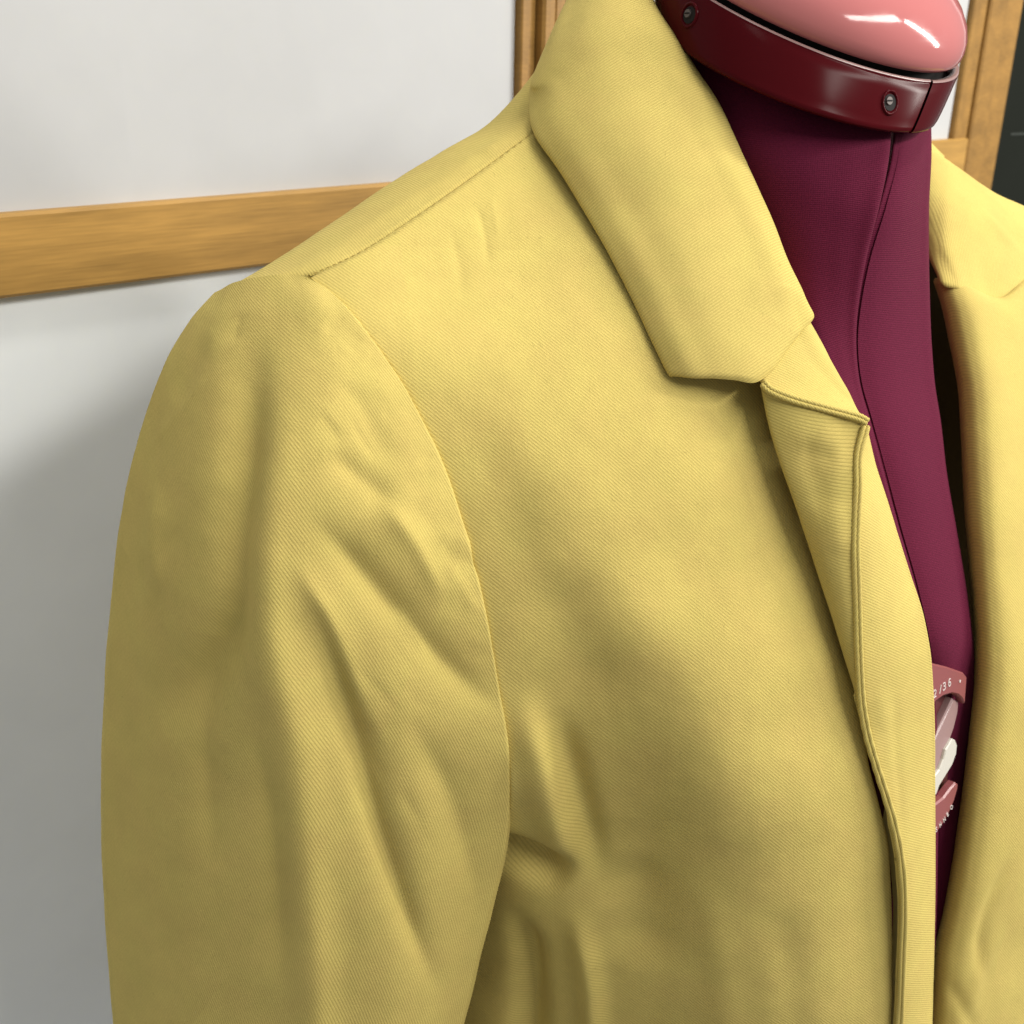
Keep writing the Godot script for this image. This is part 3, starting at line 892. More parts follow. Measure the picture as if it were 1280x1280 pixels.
func sleeve_shape() -> Dictionary:
	var rows := []
	rows.append(points([-2447,12793,-483,-2434,12817,-435,-2422,12840,-387,-2407,12856,-340,-2390,12869,-297,-2371,12878,-258,-2351,12886,-221,-2330,12892,-187,-2307,12895,-155,-2287,12896,-119,-2270,12895,-81,-2208,12864,-182,-2184,12819,-434,-2288,12794,-514,-2398,12774,-487,-2447,12793,-483]))
	rows.append(points([-2540,12692,-516,-2534,12716,-408,-2523,12737,-313,-2503,12749,-239,-2478,12759,-178,-2448,12771,-125,-2414,12786,-81,-2379,12802,-41,-2343,12816,-3,-2298,12831,22,-2236,12852,9,-2164,12806,-132,-2105,12709,-509,-2242,12663,-677,-2450,12652,-607,-2540,12692,-516]))
	rows.append(points([-2625,12571,-538,-2624,12595,-375,-2612,12614,-240,-2584,12625,-144,-2548,12635,-66,-2505,12650,-2,-2455,12670,45,-2401,12695,78,-2344,12724,101,-2280,12753,110,-2212,12781,116,-2120,12710,-55,-2035,12563,-529,-2215,12505,-777,-2509,12511,-694,-2625,12571,-538]))
	rows.append(points([-2703,12421,-554,-2704,12444,-343,-2689,12462,-176,-2653,12472,-58,-2606,12485,39,-2550,12504,115,-2482,12527,170,-2406,12556,206,-2322,12578,236,-2227,12578,259,-2128,12569,279,-2044,12511,93,-1988,12375,-480,-2218,12317,-796,-2577,12347,-739,-2703,12421,-554]))
	rows.append(points([-2775,12247,-570,-2777,12268,-322,-2758,12283,-129,-2716,12293,10,-2661,12311,124,-2590,12335,205,-2506,12359,261,-2413,12382,302,-2312,12395,335,-2197,12395,355,-2075,12392,370,-1986,12318,198,-1964,12161,-401,-2243,12109,-769,-2651,12161,-759,-2775,12247,-570]))
	rows.append(points([-2840,12044,-584,-2841,12061,-313,-2818,12076,-100,-2770,12087,58,-2706,12109,184,-2619,12138,263,-2520,12166,319,-2413,12191,364,-2296,12204,402,-2165,12200,427,-2027,12191,452,-1938,12101,287,-1952,11920,-326,-2275,11873,-737,-2721,11948,-773,-2840,12044,-584]))
	rows.append(points([-2901,11795,-596,-2894,11810,-317,-2864,11827,-91,-2808,11846,80,-2734,11873,215,-2632,11900,293,-2519,11926,352,-2400,11947,405,-2272,11951,453,-2133,11936,496,-1989,11917,539,-1899,11825,376,-1945,11639,-260,-2307,11591,-706,-2785,11686,-781,-2901,11795,-596]))
	rows.append(points([-2958,11491,-610,-2937,11510,-334,-2894,11536,-103,-2825,11566,72,-2741,11599,215,-2631,11624,300,-2509,11647,365,-2380,11663,425,-2244,11663,484,-2102,11652,540,-1956,11642,598,-1866,11536,441,-1939,11317,-208,-2338,11260,-682,-2846,11367,-791,-2958,11491,-610]))
	rows.append(points([-3010,11141,-631,-2971,11173,-358,-2913,11210,-129,-2830,11250,45,-2738,11287,194,-2623,11313,294,-2495,11340,369,-2362,11363,439,-2221,11370,506,-2072,11359,569,-1918,11342,633,-1832,11223,483,-1935,10961,-175,-2368,10887,-670,-2902,11001,-807,-3010,11141,-631]))
	rows.append(points([-3055,10763,-657,-2999,10815,-386,-2928,10864,-161,-2835,10907,12,-2737,10945,166,-2622,10971,281,-2491,10996,369,-2352,11015,449,-2204,11019,524,-2048,11015,596,-1891,11012,668,-1801,10868,508,-1940,10571,-158,-2398,10483,-668,-2951,10608,-827,-3055,10763,-657]))
	rows.append(points([-3089,10372,-682,-3021,10445,-417,-2941,10507,-197,-2844,10553,-26,-2744,10591,129,-2631,10621,256,-2502,10643,353,-2365,10660,439,-2210,10651,509,-2027,10602,554,-1833,10544,596,-1765,10412,453,-1964,10154,-160,-2431,10060,-676,-2987,10202,-847,-3089,10372,-682]))
	rows.append(points([-3113,9962,-705,-3038,10057,-450,-2954,10132,-237,-2856,10181,-71,-2755,10223,80,-2649,10258,213,-2526,10276,314,-2395,10284,403,-2249,10271,474,-2069,10209,506,-1867,10128,526,-1796,9976,388,-2006,9713,-184,-2469,9615,-693,-3013,9776,-864,-3113,9962,-705]))
	rows.append(points([-3133,9515,-726,-3054,9627,-483,-2969,9713,-279,-2871,9769,-119,-2771,9814,26,-2670,9855,161,-2555,9873,267,-2431,9878,359,-2296,9867,435,-2127,9809,471,-1925,9713,477,-1856,9536,336,-2058,9239,-219,-2509,9135,-715,-3035,9314,-878,-3133,9515,-726]))
	rows.append(points([-3155,9026,-744,-3074,9147,-515,-2989,9243,-318,-2893,9304,-165,-2794,9351,-26,-2696,9393,108,-2588,9412,220,-2470,9411,312,-2341,9395,391,-2181,9331,428,-1978,9211,420,-1917,9029,282,-2117,8723,-256,-2554,8613,-736,-3058,8809,-889,-3155,9026,-744]))
	rows.append(points([-3155,8526,-744,-3074,8647,-515,-2989,8743,-318,-2893,8804,-165,-2794,8851,-26,-2696,8893,108,-2588,8912,220,-2470,8911,312,-2341,8895,391,-2181,8831,428,-1978,8711,420,-1917,8529,282,-2117,8223,-256,-2554,8113,-736,-3058,8309,-889,-3155,8526,-744]))
	rows.append(points([-3155,7926,-744,-3074,8047,-515,-2989,8143,-318,-2893,8204,-165,-2794,8251,-26,-2696,8293,108,-2588,8312,220,-2470,8311,312,-2341,8295,391,-2181,8231,428,-1978,8111,420,-1917,7929,282,-2117,7623,-256,-2554,7513,-736,-3058,7709,-889,-3155,7926,-744]))
	rows.append(points([-3155,7226,-744,-3074,7347,-515,-2989,7443,-318,-2893,7504,-165,-2794,7551,-26,-2696,7593,108,-2588,7612,220,-2470,7611,312,-2341,7595,391,-2181,7531,428,-1978,7411,420,-1917,7229,282,-2117,6923,-256,-2554,6813,-736,-3058,7009,-889,-3155,7226,-744]))
	var folds := []
	folds.append([points([-2257,12819,70,-2288,12792,83,-2316,12764,91,-2345,12737,99,-2371,12709,103]), 0.0022, 0.00019, 0, 1])
	folds.append([points([-2236,12775,118,-2262,12763,116,-2288,12751,118,-2312,12737,117,-2336,12722,118]), 0.0017, -0.00042, 0, 1])
	folds.append([points([-2210,12720,166,-2232,12707,172,-2253,12694,178,-2276,12682,186,-2292,12667,184]), 0.0028, -0.00038, 0, 1])
	folds.append([points([-2187,12670,205,-2216,12653,215,-2246,12636,227,-2271,12618,231,-2298,12601,237]), 0.0017, 0.00031, 0, 1])
	folds.append([points([-2173,12627,242,-2215,12617,242,-2256,12605,243,-2296,12592,246,-2330,12576,240]), 0.0024, -0.00023, 0, 1])
	folds.append([points([-2149,12550,295,-2192,12545,295,-2231,12536,292,-2273,12527,294,-2307,12514,286]), 0.0024, 0.00018, 0, 1])
	folds.append([points([-2130,12485,332,-2161,12479,335,-2189,12471,335,-2213,12460,331,-2243,12452,335]), 0.0020, -0.00026, 0, 1])
	folds.append([points([-2119,12443,353,-2155,12432,356,-2188,12418,356,-2223,12406,359,-2255,12393,359]), 0.0026, 0.00024, 0, 1])
	folds.append([points([-2106,12392,379,-2144,12379,381,-2180,12365,380,-2212,12349,377,-2249,12336,379]), 0.0022, 0.00018, 0, 1])
	folds.append([points([-2083,12303,418,-2094,12287,416,-2114,12277,421,-2132,12267,424,-2146,12254,422]), 0.0020, -0.00041, 0, 1])
	folds.append([points([-2065,12238,438,-2106,12226,438,-2146,12212,435,-2186,12199,434,-2225,12186,433]), 0.0019, -0.00034, 0, 1])
	folds.append([points([-2049,12154,468,-2080,12152,467,-2107,12146,462,-2132,12139,456,-2162,12134,456]), 0.0024, 0.00021, 0, 1])
	folds.append([points([-2034,12066,494,-2069,12061,492,-2103,12056,489,-2131,12046,481,-2159,12037,472]), 0.0026, -0.00027, 0, 1])
	folds.append([points([-2025,11979,525,-2048,11967,521,-2072,11956,518,-2096,11945,514,-2119,11934,509]), 0.0023, -0.00041, 0, 1])
	folds.append([points([-2011,11877,551,-2041,11861,542,-2076,11849,540,-2105,11832,529,-2135,11817,521]), 0.0018, -0.00038, 0, 1])
	folds.append([points([-2003,11805,569,-2028,11796,557,-2055,11787,549,-2086,11782,545,-2113,11773,536]), 0.0028, 0.00026, 0, 1])
	folds.append([points([-1995,11731,585,-2004,11721,577,-2020,11716,575,-2031,11709,569,-2047,11704,567]), 0.0024, 0.00040, 0, 1])
	folds.append([points([-1986,11665,596,-2025,11666,580,-2064,11665,565,-2100,11660,548,-2134,11655,529]), 0.0026, 0.00022, 0, 1])
	folds.append([points([-1974,11585,604,-1987,11571,601,-2004,11562,600,-2014,11548,589,-2028,11537,582]), 0.0026, 0.00031, 0, 1])
	folds.append([points([-1968,11518,617,-1986,11504,598,-2016,11499,594,-2042,11491,585,-2064,11480,572]), 0.0017, -0.00039, 0, 1])
	folds.append([points([-1959,11447,623,-1983,11449,611,-2007,11449,599,-2035,11451,593,-2059,11449,582]), 0.0016, 0.00026, 0, 1])
	folds.append([points([-1946,11328,636,-1977,11318,615,-2015,11315,603,-2053,11310,591,-2090,11306,580]), 0.0021, -0.00034, 0, 1])
	folds.append([points([-2426,11177,414,-2404,11124,430,-2377,11061,436,-2361,11006,452,-2343,10947,464]), 0.0030, -0.00049, 0, 1])
	folds.append([points([-2429,12511,226,-2422,12485,250,-2412,12458,270,-2398,12433,291,-2381,12407,309]), 0.0021, 0.00033, 0, 1])
	folds.append([points([-2316,10967,478,-2292,10913,492,-2262,10851,497,-2234,10794,510,-2209,10740,526]), 0.0034, -0.00058, 0, 1])
	folds.append([points([-2404,11350,424,-2396,11299,437,-2377,11237,436,-2361,11185,449,-2345,11133,463]), 0.0037, 0.00043, 0, 1])
	folds.append([points([-2238,11658,493,-2223,11609,504,-2199,11555,508,-2180,11514,529,-2155,11470,545]), 0.0021, 0.00042, 0, 1])
	folds.append([points([-2063,12511,363,-2043,12463,387,-2025,12416,415,-2008,12367,441,-1991,12317,467]), 0.0035, 0.00043, 0, 1])
	folds.append([points([-2309,11751,462,-2274,11692,478,-2236,11630,490,-2205,11573,512,-2170,11511,529]), 0.0033, 0.00060, 0, 1])
	folds.append([points([-2244,10795,501,-2228,10744,518,-2202,10684,524,-2176,10629,537,-2132,10552,529]), 0.0021, -0.00026, 0, 1])
	folds.append([points([-2467,11040,388,-2457,10995,396,-2445,10950,404,-2429,10906,415,-2413,10862,426]), 0.0021, -0.00049, 0, 1])
	folds.append([points([-2344,11652,457,-2307,11593,460,-2286,11547,485,-2251,11489,492,-2226,11440,513]), 0.0038, -0.00032, 0, 1])
	folds.append([points([-2190,12154,446,-2174,12116,456,-2156,12079,466,-2134,12045,479,-2110,12011,493]), 0.0039, -0.00031, 0, 1])
	folds.append([points([-2441,12481,238,-2432,12452,262,-2422,12422,284,-2411,12390,304,-2401,12358,323]), 0.0040, -0.00056, 0, 1])
	folds.append([points([-2453,11543,394,-2407,11474,420,-2358,11401,443,-2314,11325,467,-2270,11247,491]), 0.0028, -0.00036, 0, 1])
	folds.append([points([-2283,11719,475,-2269,11685,487,-2253,11648,493,-2241,11608,498,-2234,11570,505]), 0.0030, 0.00039, 0, 1])
	folds.append([points([-2116,11932,513,-2079,11858,532,-2042,11783,552,-2007,11712,579,-1967,11636,601]), 0.0027, 0.00035, 0, 1])
	folds.append([points([-2353,12474,290,-2345,12427,320,-2329,12380,343,-2307,12335,367,-2280,12288,387]), 0.0023, -0.00057, 0, 1])
	folds.append([points([-2915,11804,-333,-2927,11700,-335,-2938,11592,-340,-2946,11480,-346,-2958,11373,-342]), 0.0054, 0.00028, 0, 1])
	folds.append([points([-2822,11175,53,-2842,11116,40,-2848,11036,0,-2864,10974,-8,-2869,10895,-36]), 0.0057, -0.00068, 0, 1])
	folds.append([points([-2960,11430,-383,-2972,11375,-386,-2974,11301,-422,-2992,11246,-431,-2999,11171,-474]), 0.0051, -0.00040, 0, 1])
	folds.append([points([-2883,11835,-134,-2903,11742,-206,-2924,11644,-279,-2947,11547,-343,-2965,11438,-423]), 0.0043, -0.00028, 0, 1])
	folds.append([points([-2990,10345,-277,-3009,10239,-315,-3024,10119,-367,-3046,10008,-411,-3064,9881,-470]), 0.0047, 0.00037, 0, 1])
	folds.append([points([-2993,10519,-282,-3019,10408,-370,-3049,10303,-447,-3070,10174,-540,-3096,10053,-617]), 0.0053, 0.00046, 0, 1])
	folds.append([points([-2952,10560,-207,-2968,10495,-233,-2982,10429,-258,-2987,10346,-295,-3001,10285,-304]), 0.0040, -0.00043, 0, 1])
	folds.append([points([-2635,12583,-192,-2683,12503,-234,-2730,12421,-281,-2764,12329,-364,-2799,12233,-454]), 0.0036, 0.00055, 0, 1])
	folds.append([points([-2906,11813,-299,-2915,11771,-300,-2923,11728,-300,-2920,11680,-305,-2926,11646,-282]), 0.0035, 0.00036, 0, 1])
	folds.append([points([-2623,12599,-180,-2634,12567,-146,-2646,12535,-115,-2661,12500,-97,-2676,12464,-88]), 0.0055, 0.00026, 0, 1])
	folds.append([points([-2737,12213,57,-2761,12167,47,-2778,12115,28,-2797,12065,20,-2815,12015,18]), 0.0059, -0.00051, 0, 1])
	folds.append([points([-2829,12076,-74,-2852,11989,-153,-2886,11911,-211,-2910,11816,-304,-2922,11704,-431]), 0.0033, -0.00061, 0, 1])
	folds.append([points([-2449,12787,-147,-2510,12701,-82,-2560,12613,-27,-2600,12522,17,-2638,12432,59,-2671,12340,90,-2702,12246,119,-2726,12148,138,-2747,12048,154,-2763,11943,163,-2773,11832,165,-2796,11718,145,-2828,11599,86,-2866,11479,11,-2901,11348,-83,-2934,11205,-188,-2972,11060,-290]), 0.0090, -0.00680, 0, 0])
	folds.append([points([-2487,12779,-222,-2507,12752,-205,-2528,12724,-187,-2546,12696,-168,-2563,12669,-144]), 0.0040, -0.00084, 0, 1])
	folds.append([points([-2460,12710,-5,-2525,12583,65,-2583,12456,125,-2630,12324,168,-2671,12188,200,-2705,12046,218,-2726,11895,230,-2721,11736,243,-2694,11571,259,-2667,11392,262,-2654,11213,273,-2639,11017,266,-2637,10825,271,-2628,10616,263,-2616,10398,257,-2603,10169,248,-2594,9928,234,-2596,9692,229,-2598,9448,225]), 0.0090, 0.00405, 1, 0])
	folds.append([points([-2650,11919,285,-2580,11802,335,-2540,11655,363,-2502,11492,375,-2472,11327,394,-2442,11156,411,-2408,10971,418,-2383,10789,436,-2349,10602,459,-2299,10397,473,-2232,10169,477,-2161,9938,490,-2059,9656,474]), 0.0070, -0.00639, 0, 1])
	folds.append([points([-2630,12008,288,-2584,11894,331,-2532,11769,362,-2494,11632,386,-2460,11486,402,-2422,11335,420,-2384,11182,441]), 0.0060, 0.00312, 0, 1])
	folds.append([points([-2579,12172,285,-2527,12093,336,-2465,12005,374,-2405,11912,410,-2342,11813,443,-2278,11711,475,-2212,11604,507,-2143,11503,548,-2060,11395,581,-1977,11298,626,-1891,11206,678]), 0.0085, -0.00467, 0, 1])
	folds.append([points([-2464,12363,291,-2414,12306,338,-2360,12245,380,-2298,12179,413,-2237,12113,449]), 0.0080, -0.00240, 0, 1])
	folds.append([points([-2380,12592,203,-2338,12554,253,-2302,12503,295,-2286,12438,333,-2271,12368,363,-2252,12298,391,-2229,12226,416]), 0.0090, -0.00198, 0, 1])
	folds.append([points([-2327,12183,404,-2259,12082,443,-2198,11971,481,-2154,11850,515,-2109,11720,543]), 0.0060, 0.00227, 0, 1])
	folds.append([points([-2134,11939,504,-2086,11917,524,-2032,11890,537,-1984,11867,558,-1944,11849,590]), 0.0040, -0.00073, 0, 1])
	folds.append([points([-2125,12010,492,-2079,11989,508,-2033,11967,523,-1987,11945,540,-1956,11933,574]), 0.0040, 0.00063, 0, 1])
	folds.append([points([-2296,11345,482,-2233,11182,522,-2166,11008,557,-2098,10812,578,-2024,10579,569,-1961,10327,548,-1921,10073,531]), 0.0090, -0.00255, 0, 1])
	folds.append([points([-2576,12690,-288,-2620,12624,-304,-2662,12556,-316,-2697,12483,-335,-2733,12410,-350]), 0.0080, -0.00110, 0, 0])
	folds.append([points([-2823,11605,87,-2855,11430,23,-2880,11247,-27,-2884,11061,-45,-2886,10879,-43,-2882,10673,-65,-2884,10473,-71]), 0.0090, -0.00312, 0, 1])
	folds.append([points([-2823,12159,-294,-2856,12038,-293,-2882,11914,-292,-2906,11805,-238,-2910,11682,-213]), 0.0100, 0.00213, 0, 1])
	folds.append([points([-2774,11313,166,-2747,11108,184,-2725,10888,193,-2711,10646,178,-2712,10404,172,-2708,10137,147,-2710,9867,131]), 0.0080, -0.00284, 0, 1])
	return {"rows": rows, "folds": folds, "crease_u": [10], "crease_v": [], "grain": []}

func collar_shape() -> Dictionary:
	var rows := []
	rows.append(points([113,14401,-723,8,14383,-699,-114,14370,-655,-221,14383,-554,-219,14380,-486,-206,14370,-428,-183,14338,-399,-152,14302,-385,-112,14268,-378,0,14285,-518]))
	rows.append(points([-309,14010,-535,-399,14021,-530,-494,14041,-508,-546,14078,-434,-538,14092,-365,-517,14100,-307,-477,14101,-266,-424,14091,-237,-371,14059,-225,-262,14070,-364]))
	rows.append(points([-635,13789,-421,-795,13772,-361,-819,13839,-304,-800,13878,-229,-770,13908,-159,-718,13933,-107,-641,13953,-76,-556,13952,-49,-495,13897,-35,-386,13903,-170]))
	rows.append(points([-917,13600,-343,-1042,13578,-225,-1019,13650,-156,-972,13709,-91,-915,13758,-29,-841,13789,29,-753,13803,82,-655,13805,129,-540,13760,143,-428,13762,11]))
	rows.append(points([-1071,13482,-217,-1088,13540,-92,-1045,13592,-29,-991,13623,41,-926,13643,103,-845,13653,155,-757,13657,201,-661,13657,242,-535,13635,257,-422,13633,128]))
	rows.append(points([-1184,13378,-54,-1144,13432,23,-1084,13475,86,-1017,13498,154,-941,13515,215,-853,13528,267,-758,13537,313,-656,13542,357,-517,13512,367,-403,13505,242]))
	rows.append(points([-1182,13229,114,-1146,13269,197,-1087,13300,261,-1022,13330,318,-946,13354,368,-857,13371,409,-760,13384,446,-654,13392,479,-513,13358,481,-398,13346,360]))
	rows.append(points([-1184,13023,330,-1142,13059,400,-1078,13089,451,-1012,13115,501,-933,13140,540,-842,13167,568,-744,13194,592,-638,13213,614,-507,13169,615,-392,13150,498]))
	rows.append(points([-1179,12909,430,-1139,12946,499,-1076,12976,548,-1009,13002,595,-930,13026,631,-838,13051,657,-739,13076,679,-632,13094,700,-502,13047,699,-386,13025,585]))
	rows.append(points([-1175,12776,541,-1135,12815,605,-1070,12848,646,-1000,12878,685,-918,12905,715,-827,12933,739,-730,12958,760,-624,12976,780,-503,12920,780,-386,12893,668]))
	rows.append(points([-1172,12643,643,-1132,12684,702,-1067,12720,737,-996,12753,770,-913,12782,796,-823,12809,817,-729,12835,838,-623,12852,856,-487,12804,856,-370,12773,747]))
	rows.append(points([-1164,12538,720,-1125,12576,783,-1056,12610,817,-981,12643,848,-896,12681,864,-807,12724,873,-714,12768,879,-609,12804,885,-478,12754,884,-360,12721,775]))
	rows.append(points([-1160,12513,744,-1113,12511,817,-1042,12511,869,-966,12503,919,-885,12491,965,-786,12527,973,-687,12583,960,-576,12635,943,-462,12689,925,-344,12654,818]))
	var folds := []
	folds.append([points([-1073,13206,369,-1050,13064,509,-1021,12922,643]), 0.0160, -0.00060, 0, 0])
	return {"rows": rows, "folds": folds, "crease_u": [], "crease_v": [], "grain": [Vector3(0.8697, 0.4493, 0.2045), Vector3(0.2067, -0.7077, 0.6756)]}

func lapel_top_shape() -> Dictionary:
	var rows := []
	rows.append(points([-847,12499,947,-768,12544,943,-686,12590,938,-598,12636,929,-506,12682,916,-369,12670,817]))
	rows.append(points([-835,12454,1006,-759,12485,1009,-680,12516,1011,-593,12547,1005,-498,12580,992,-371,12567,913]))
	rows.append(points([-776,12427,1063,-707,12444,1064,-634,12460,1065,-554,12477,1059,-467,12495,1047,-347,12471,970]))
	rows.append(points([-688,12396,1138,-632,12402,1132,-574,12408,1125,-507,12409,1115,-430,12407,1101,-327,12371,1027]))
	rows.append(points([-606,12369,1199,-557,12367,1184,-500,12360,1166,-442,12345,1151,-353,12314,1110,-312,12292,1068]))
	rows.append(points([-538,12339,1252,-497,12330,1233,-444,12312,1208,-394,12291,1181,-358,12275,1155,-325,12260,1131]))
	var folds := []
	return {"rows": rows, "folds": folds, "crease_u": [], "crease_v": [], "grain": [Vector3(0.6614, -0.5013, 0.5578), Vector3(-0.7404, -0.5550, 0.3791)]}

func lapel_flap_shape() -> Dictionary:
	var rows := []
	rows.append(points([-751,12397,979,-815,12464,943,-844,12474,955,-835,12451,994,-780,12425,1065,-694,12394,1142,-605,12365,1199,-528,12332,1258]))
	rows.append(points([-723,12296,1015,-805,12307,994,-832,12315,1008,-817,12304,1051,-776,12278,1123,-705,12238,1206,-632,12200,1266,-595,12181,1286]))
	rows.append(points([-698,12136,1077,-780,12147,1055,-807,12157,1069,-800,12148,1109,-771,12125,1176,-718,12089,1252,-659,12053,1307,-628,12036,1326]))
	rows.append(points([-672,11979,1149,-754,11992,1126,-781,12002,1139,-780,11994,1175,-763,11973,1233,-726,11938,1298,-681,11903,1344,-656,11886,1359]))
	rows.append(points([-645,11817,1217,-727,11831,1193,-754,11842,1206,-758,11836,1237,-750,11816,1287,-723,11782,1343,-687,11748,1381,-666,11730,1392]))
	rows.append(points([-618,11652,1285,-701,11667,1260,-728,11680,1272,-731,11672,1297,-727,11652,1338,-710,11619,1383,-684,11586,1415,-669,11569,1424]))
	rows.append(points([-604,11484,1341,-674,11501,1327,-701,11514,1339,-704,11505,1357,-703,11483,1387,-693,11450,1421,-677,11418,1446,-667,11403,1454]))
	rows.append(points([-585,11310,1394,-642,11329,1391,-669,11343,1402,-672,11332,1414,-671,11307,1434,-666,11273,1457,-657,11241,1474,-652,11227,1480]))
	rows.append(points([-405,11004,1308,-603,11145,1445,-626,11160,1459,-627,11148,1467,-626,11122,1480,-622,11086,1496,-617,11054,1507,-613,11041,1511]))
	rows.append(points([-361,10799,1362,-558,10949,1495,-582,10966,1509,-582,10955,1516,-580,10932,1529,-575,10900,1544,-568,10871,1555,-564,10858,1559]))
	rows.append(points([-457,10729,1554,-508,10752,1554,-535,10769,1564,-534,10759,1571,-530,10739,1583,-521,10709,1597,-511,10682,1607,-506,10670,1610]))
	rows.append(points([-256,10373,1480,-451,10542,1605,-475,10561,1617,-474,10552,1623,-470,10532,1633,-462,10505,1644,-454,10481,1652,-449,10470,1655]))
	rows.append(points([-201,10136,1524,-396,10314,1645,-419,10334,1658,-419,10327,1662,-418,10311,1671,-415,10289,1680,-411,10270,1688,-408,10261,1691]))
	rows.append(points([-165,9889,1556,-357,10076,1674,-380,10097,1686,-380,10091,1690,-379,10078,1696,-376,10059,1703,-373,10043,1709,-371,10036,1711]))
	rows.append(points([-134,9626,1575,-323,9823,1690,-346,9845,1702,-346,9841,1705,-345,9831,1711,-344,9818,1717,-341,9806,1723,-340,9801,1725]))
	rows.append(points([-107,9356,1592,-293,9562,1706,-315,9585,1717,-316,9583,1720,-316,9578,1726,-315,9571,1732,-313,9564,1737,-312,9560,1739]))
	rows.append(points([-82,9077,1612,-265,9293,1723,-286,9317,1734,-287,9317,1737,-288,9317,1742,-288,9316,1748,-286,9314,1753,-285,9312,1755]))
	rows.append(points([-50,8783,1630,-230,9008,1740,-252,9033,1750,-253,9037,1753,-254,9042,1758,-254,9047,1764,-253,9050,1768,-252,9051,1770]))
	rows.append(points([-50,8283,1630,-230,8508,1740,-252,8533,1750,-253,8537,1753,-254,8542,1758,-254,8547,1764,-253,8550,1768,-252,8551,1770]))
	rows.append(points([-50,7683,1630,-230,7908,1740,-252,7933,1750,-253,7937,1753,-254,7942,1758,-254,7947,1764,-253,7950,1768,-252,7951,1770]))
	rows.append(points([-50,6983,1630,-230,7208,1740,-252,7233,1750,-253,7237,1753,-254,7242,1758,-254,7247,1764,-253,7250,1768,-252,7251,1770]))
	var folds := []
	folds.append([points([-801,12285,1099,-776,12204,1153,-756,12121,1203,-756,12028,1240,-756,11931,1268]), 0.0060, -0.00160, 0, 0])
	folds.append([points([-785,12240,1132,-732,12219,1192,-672,12196,1249]), 0.0040, -0.00100, 0, 0])
	folds.append([points([-720,12058,1263,-726,11934,1304,-725,11806,1341]), 0.0060, 0.00100, 0, 0])
	return {"rows": rows, "folds": folds, "crease_u": [], "crease_v": [], "grain": [Vector3(0.0986, -0.3694, 0.9240), Vector3(0.1193, -0.9175, -0.3795)]}

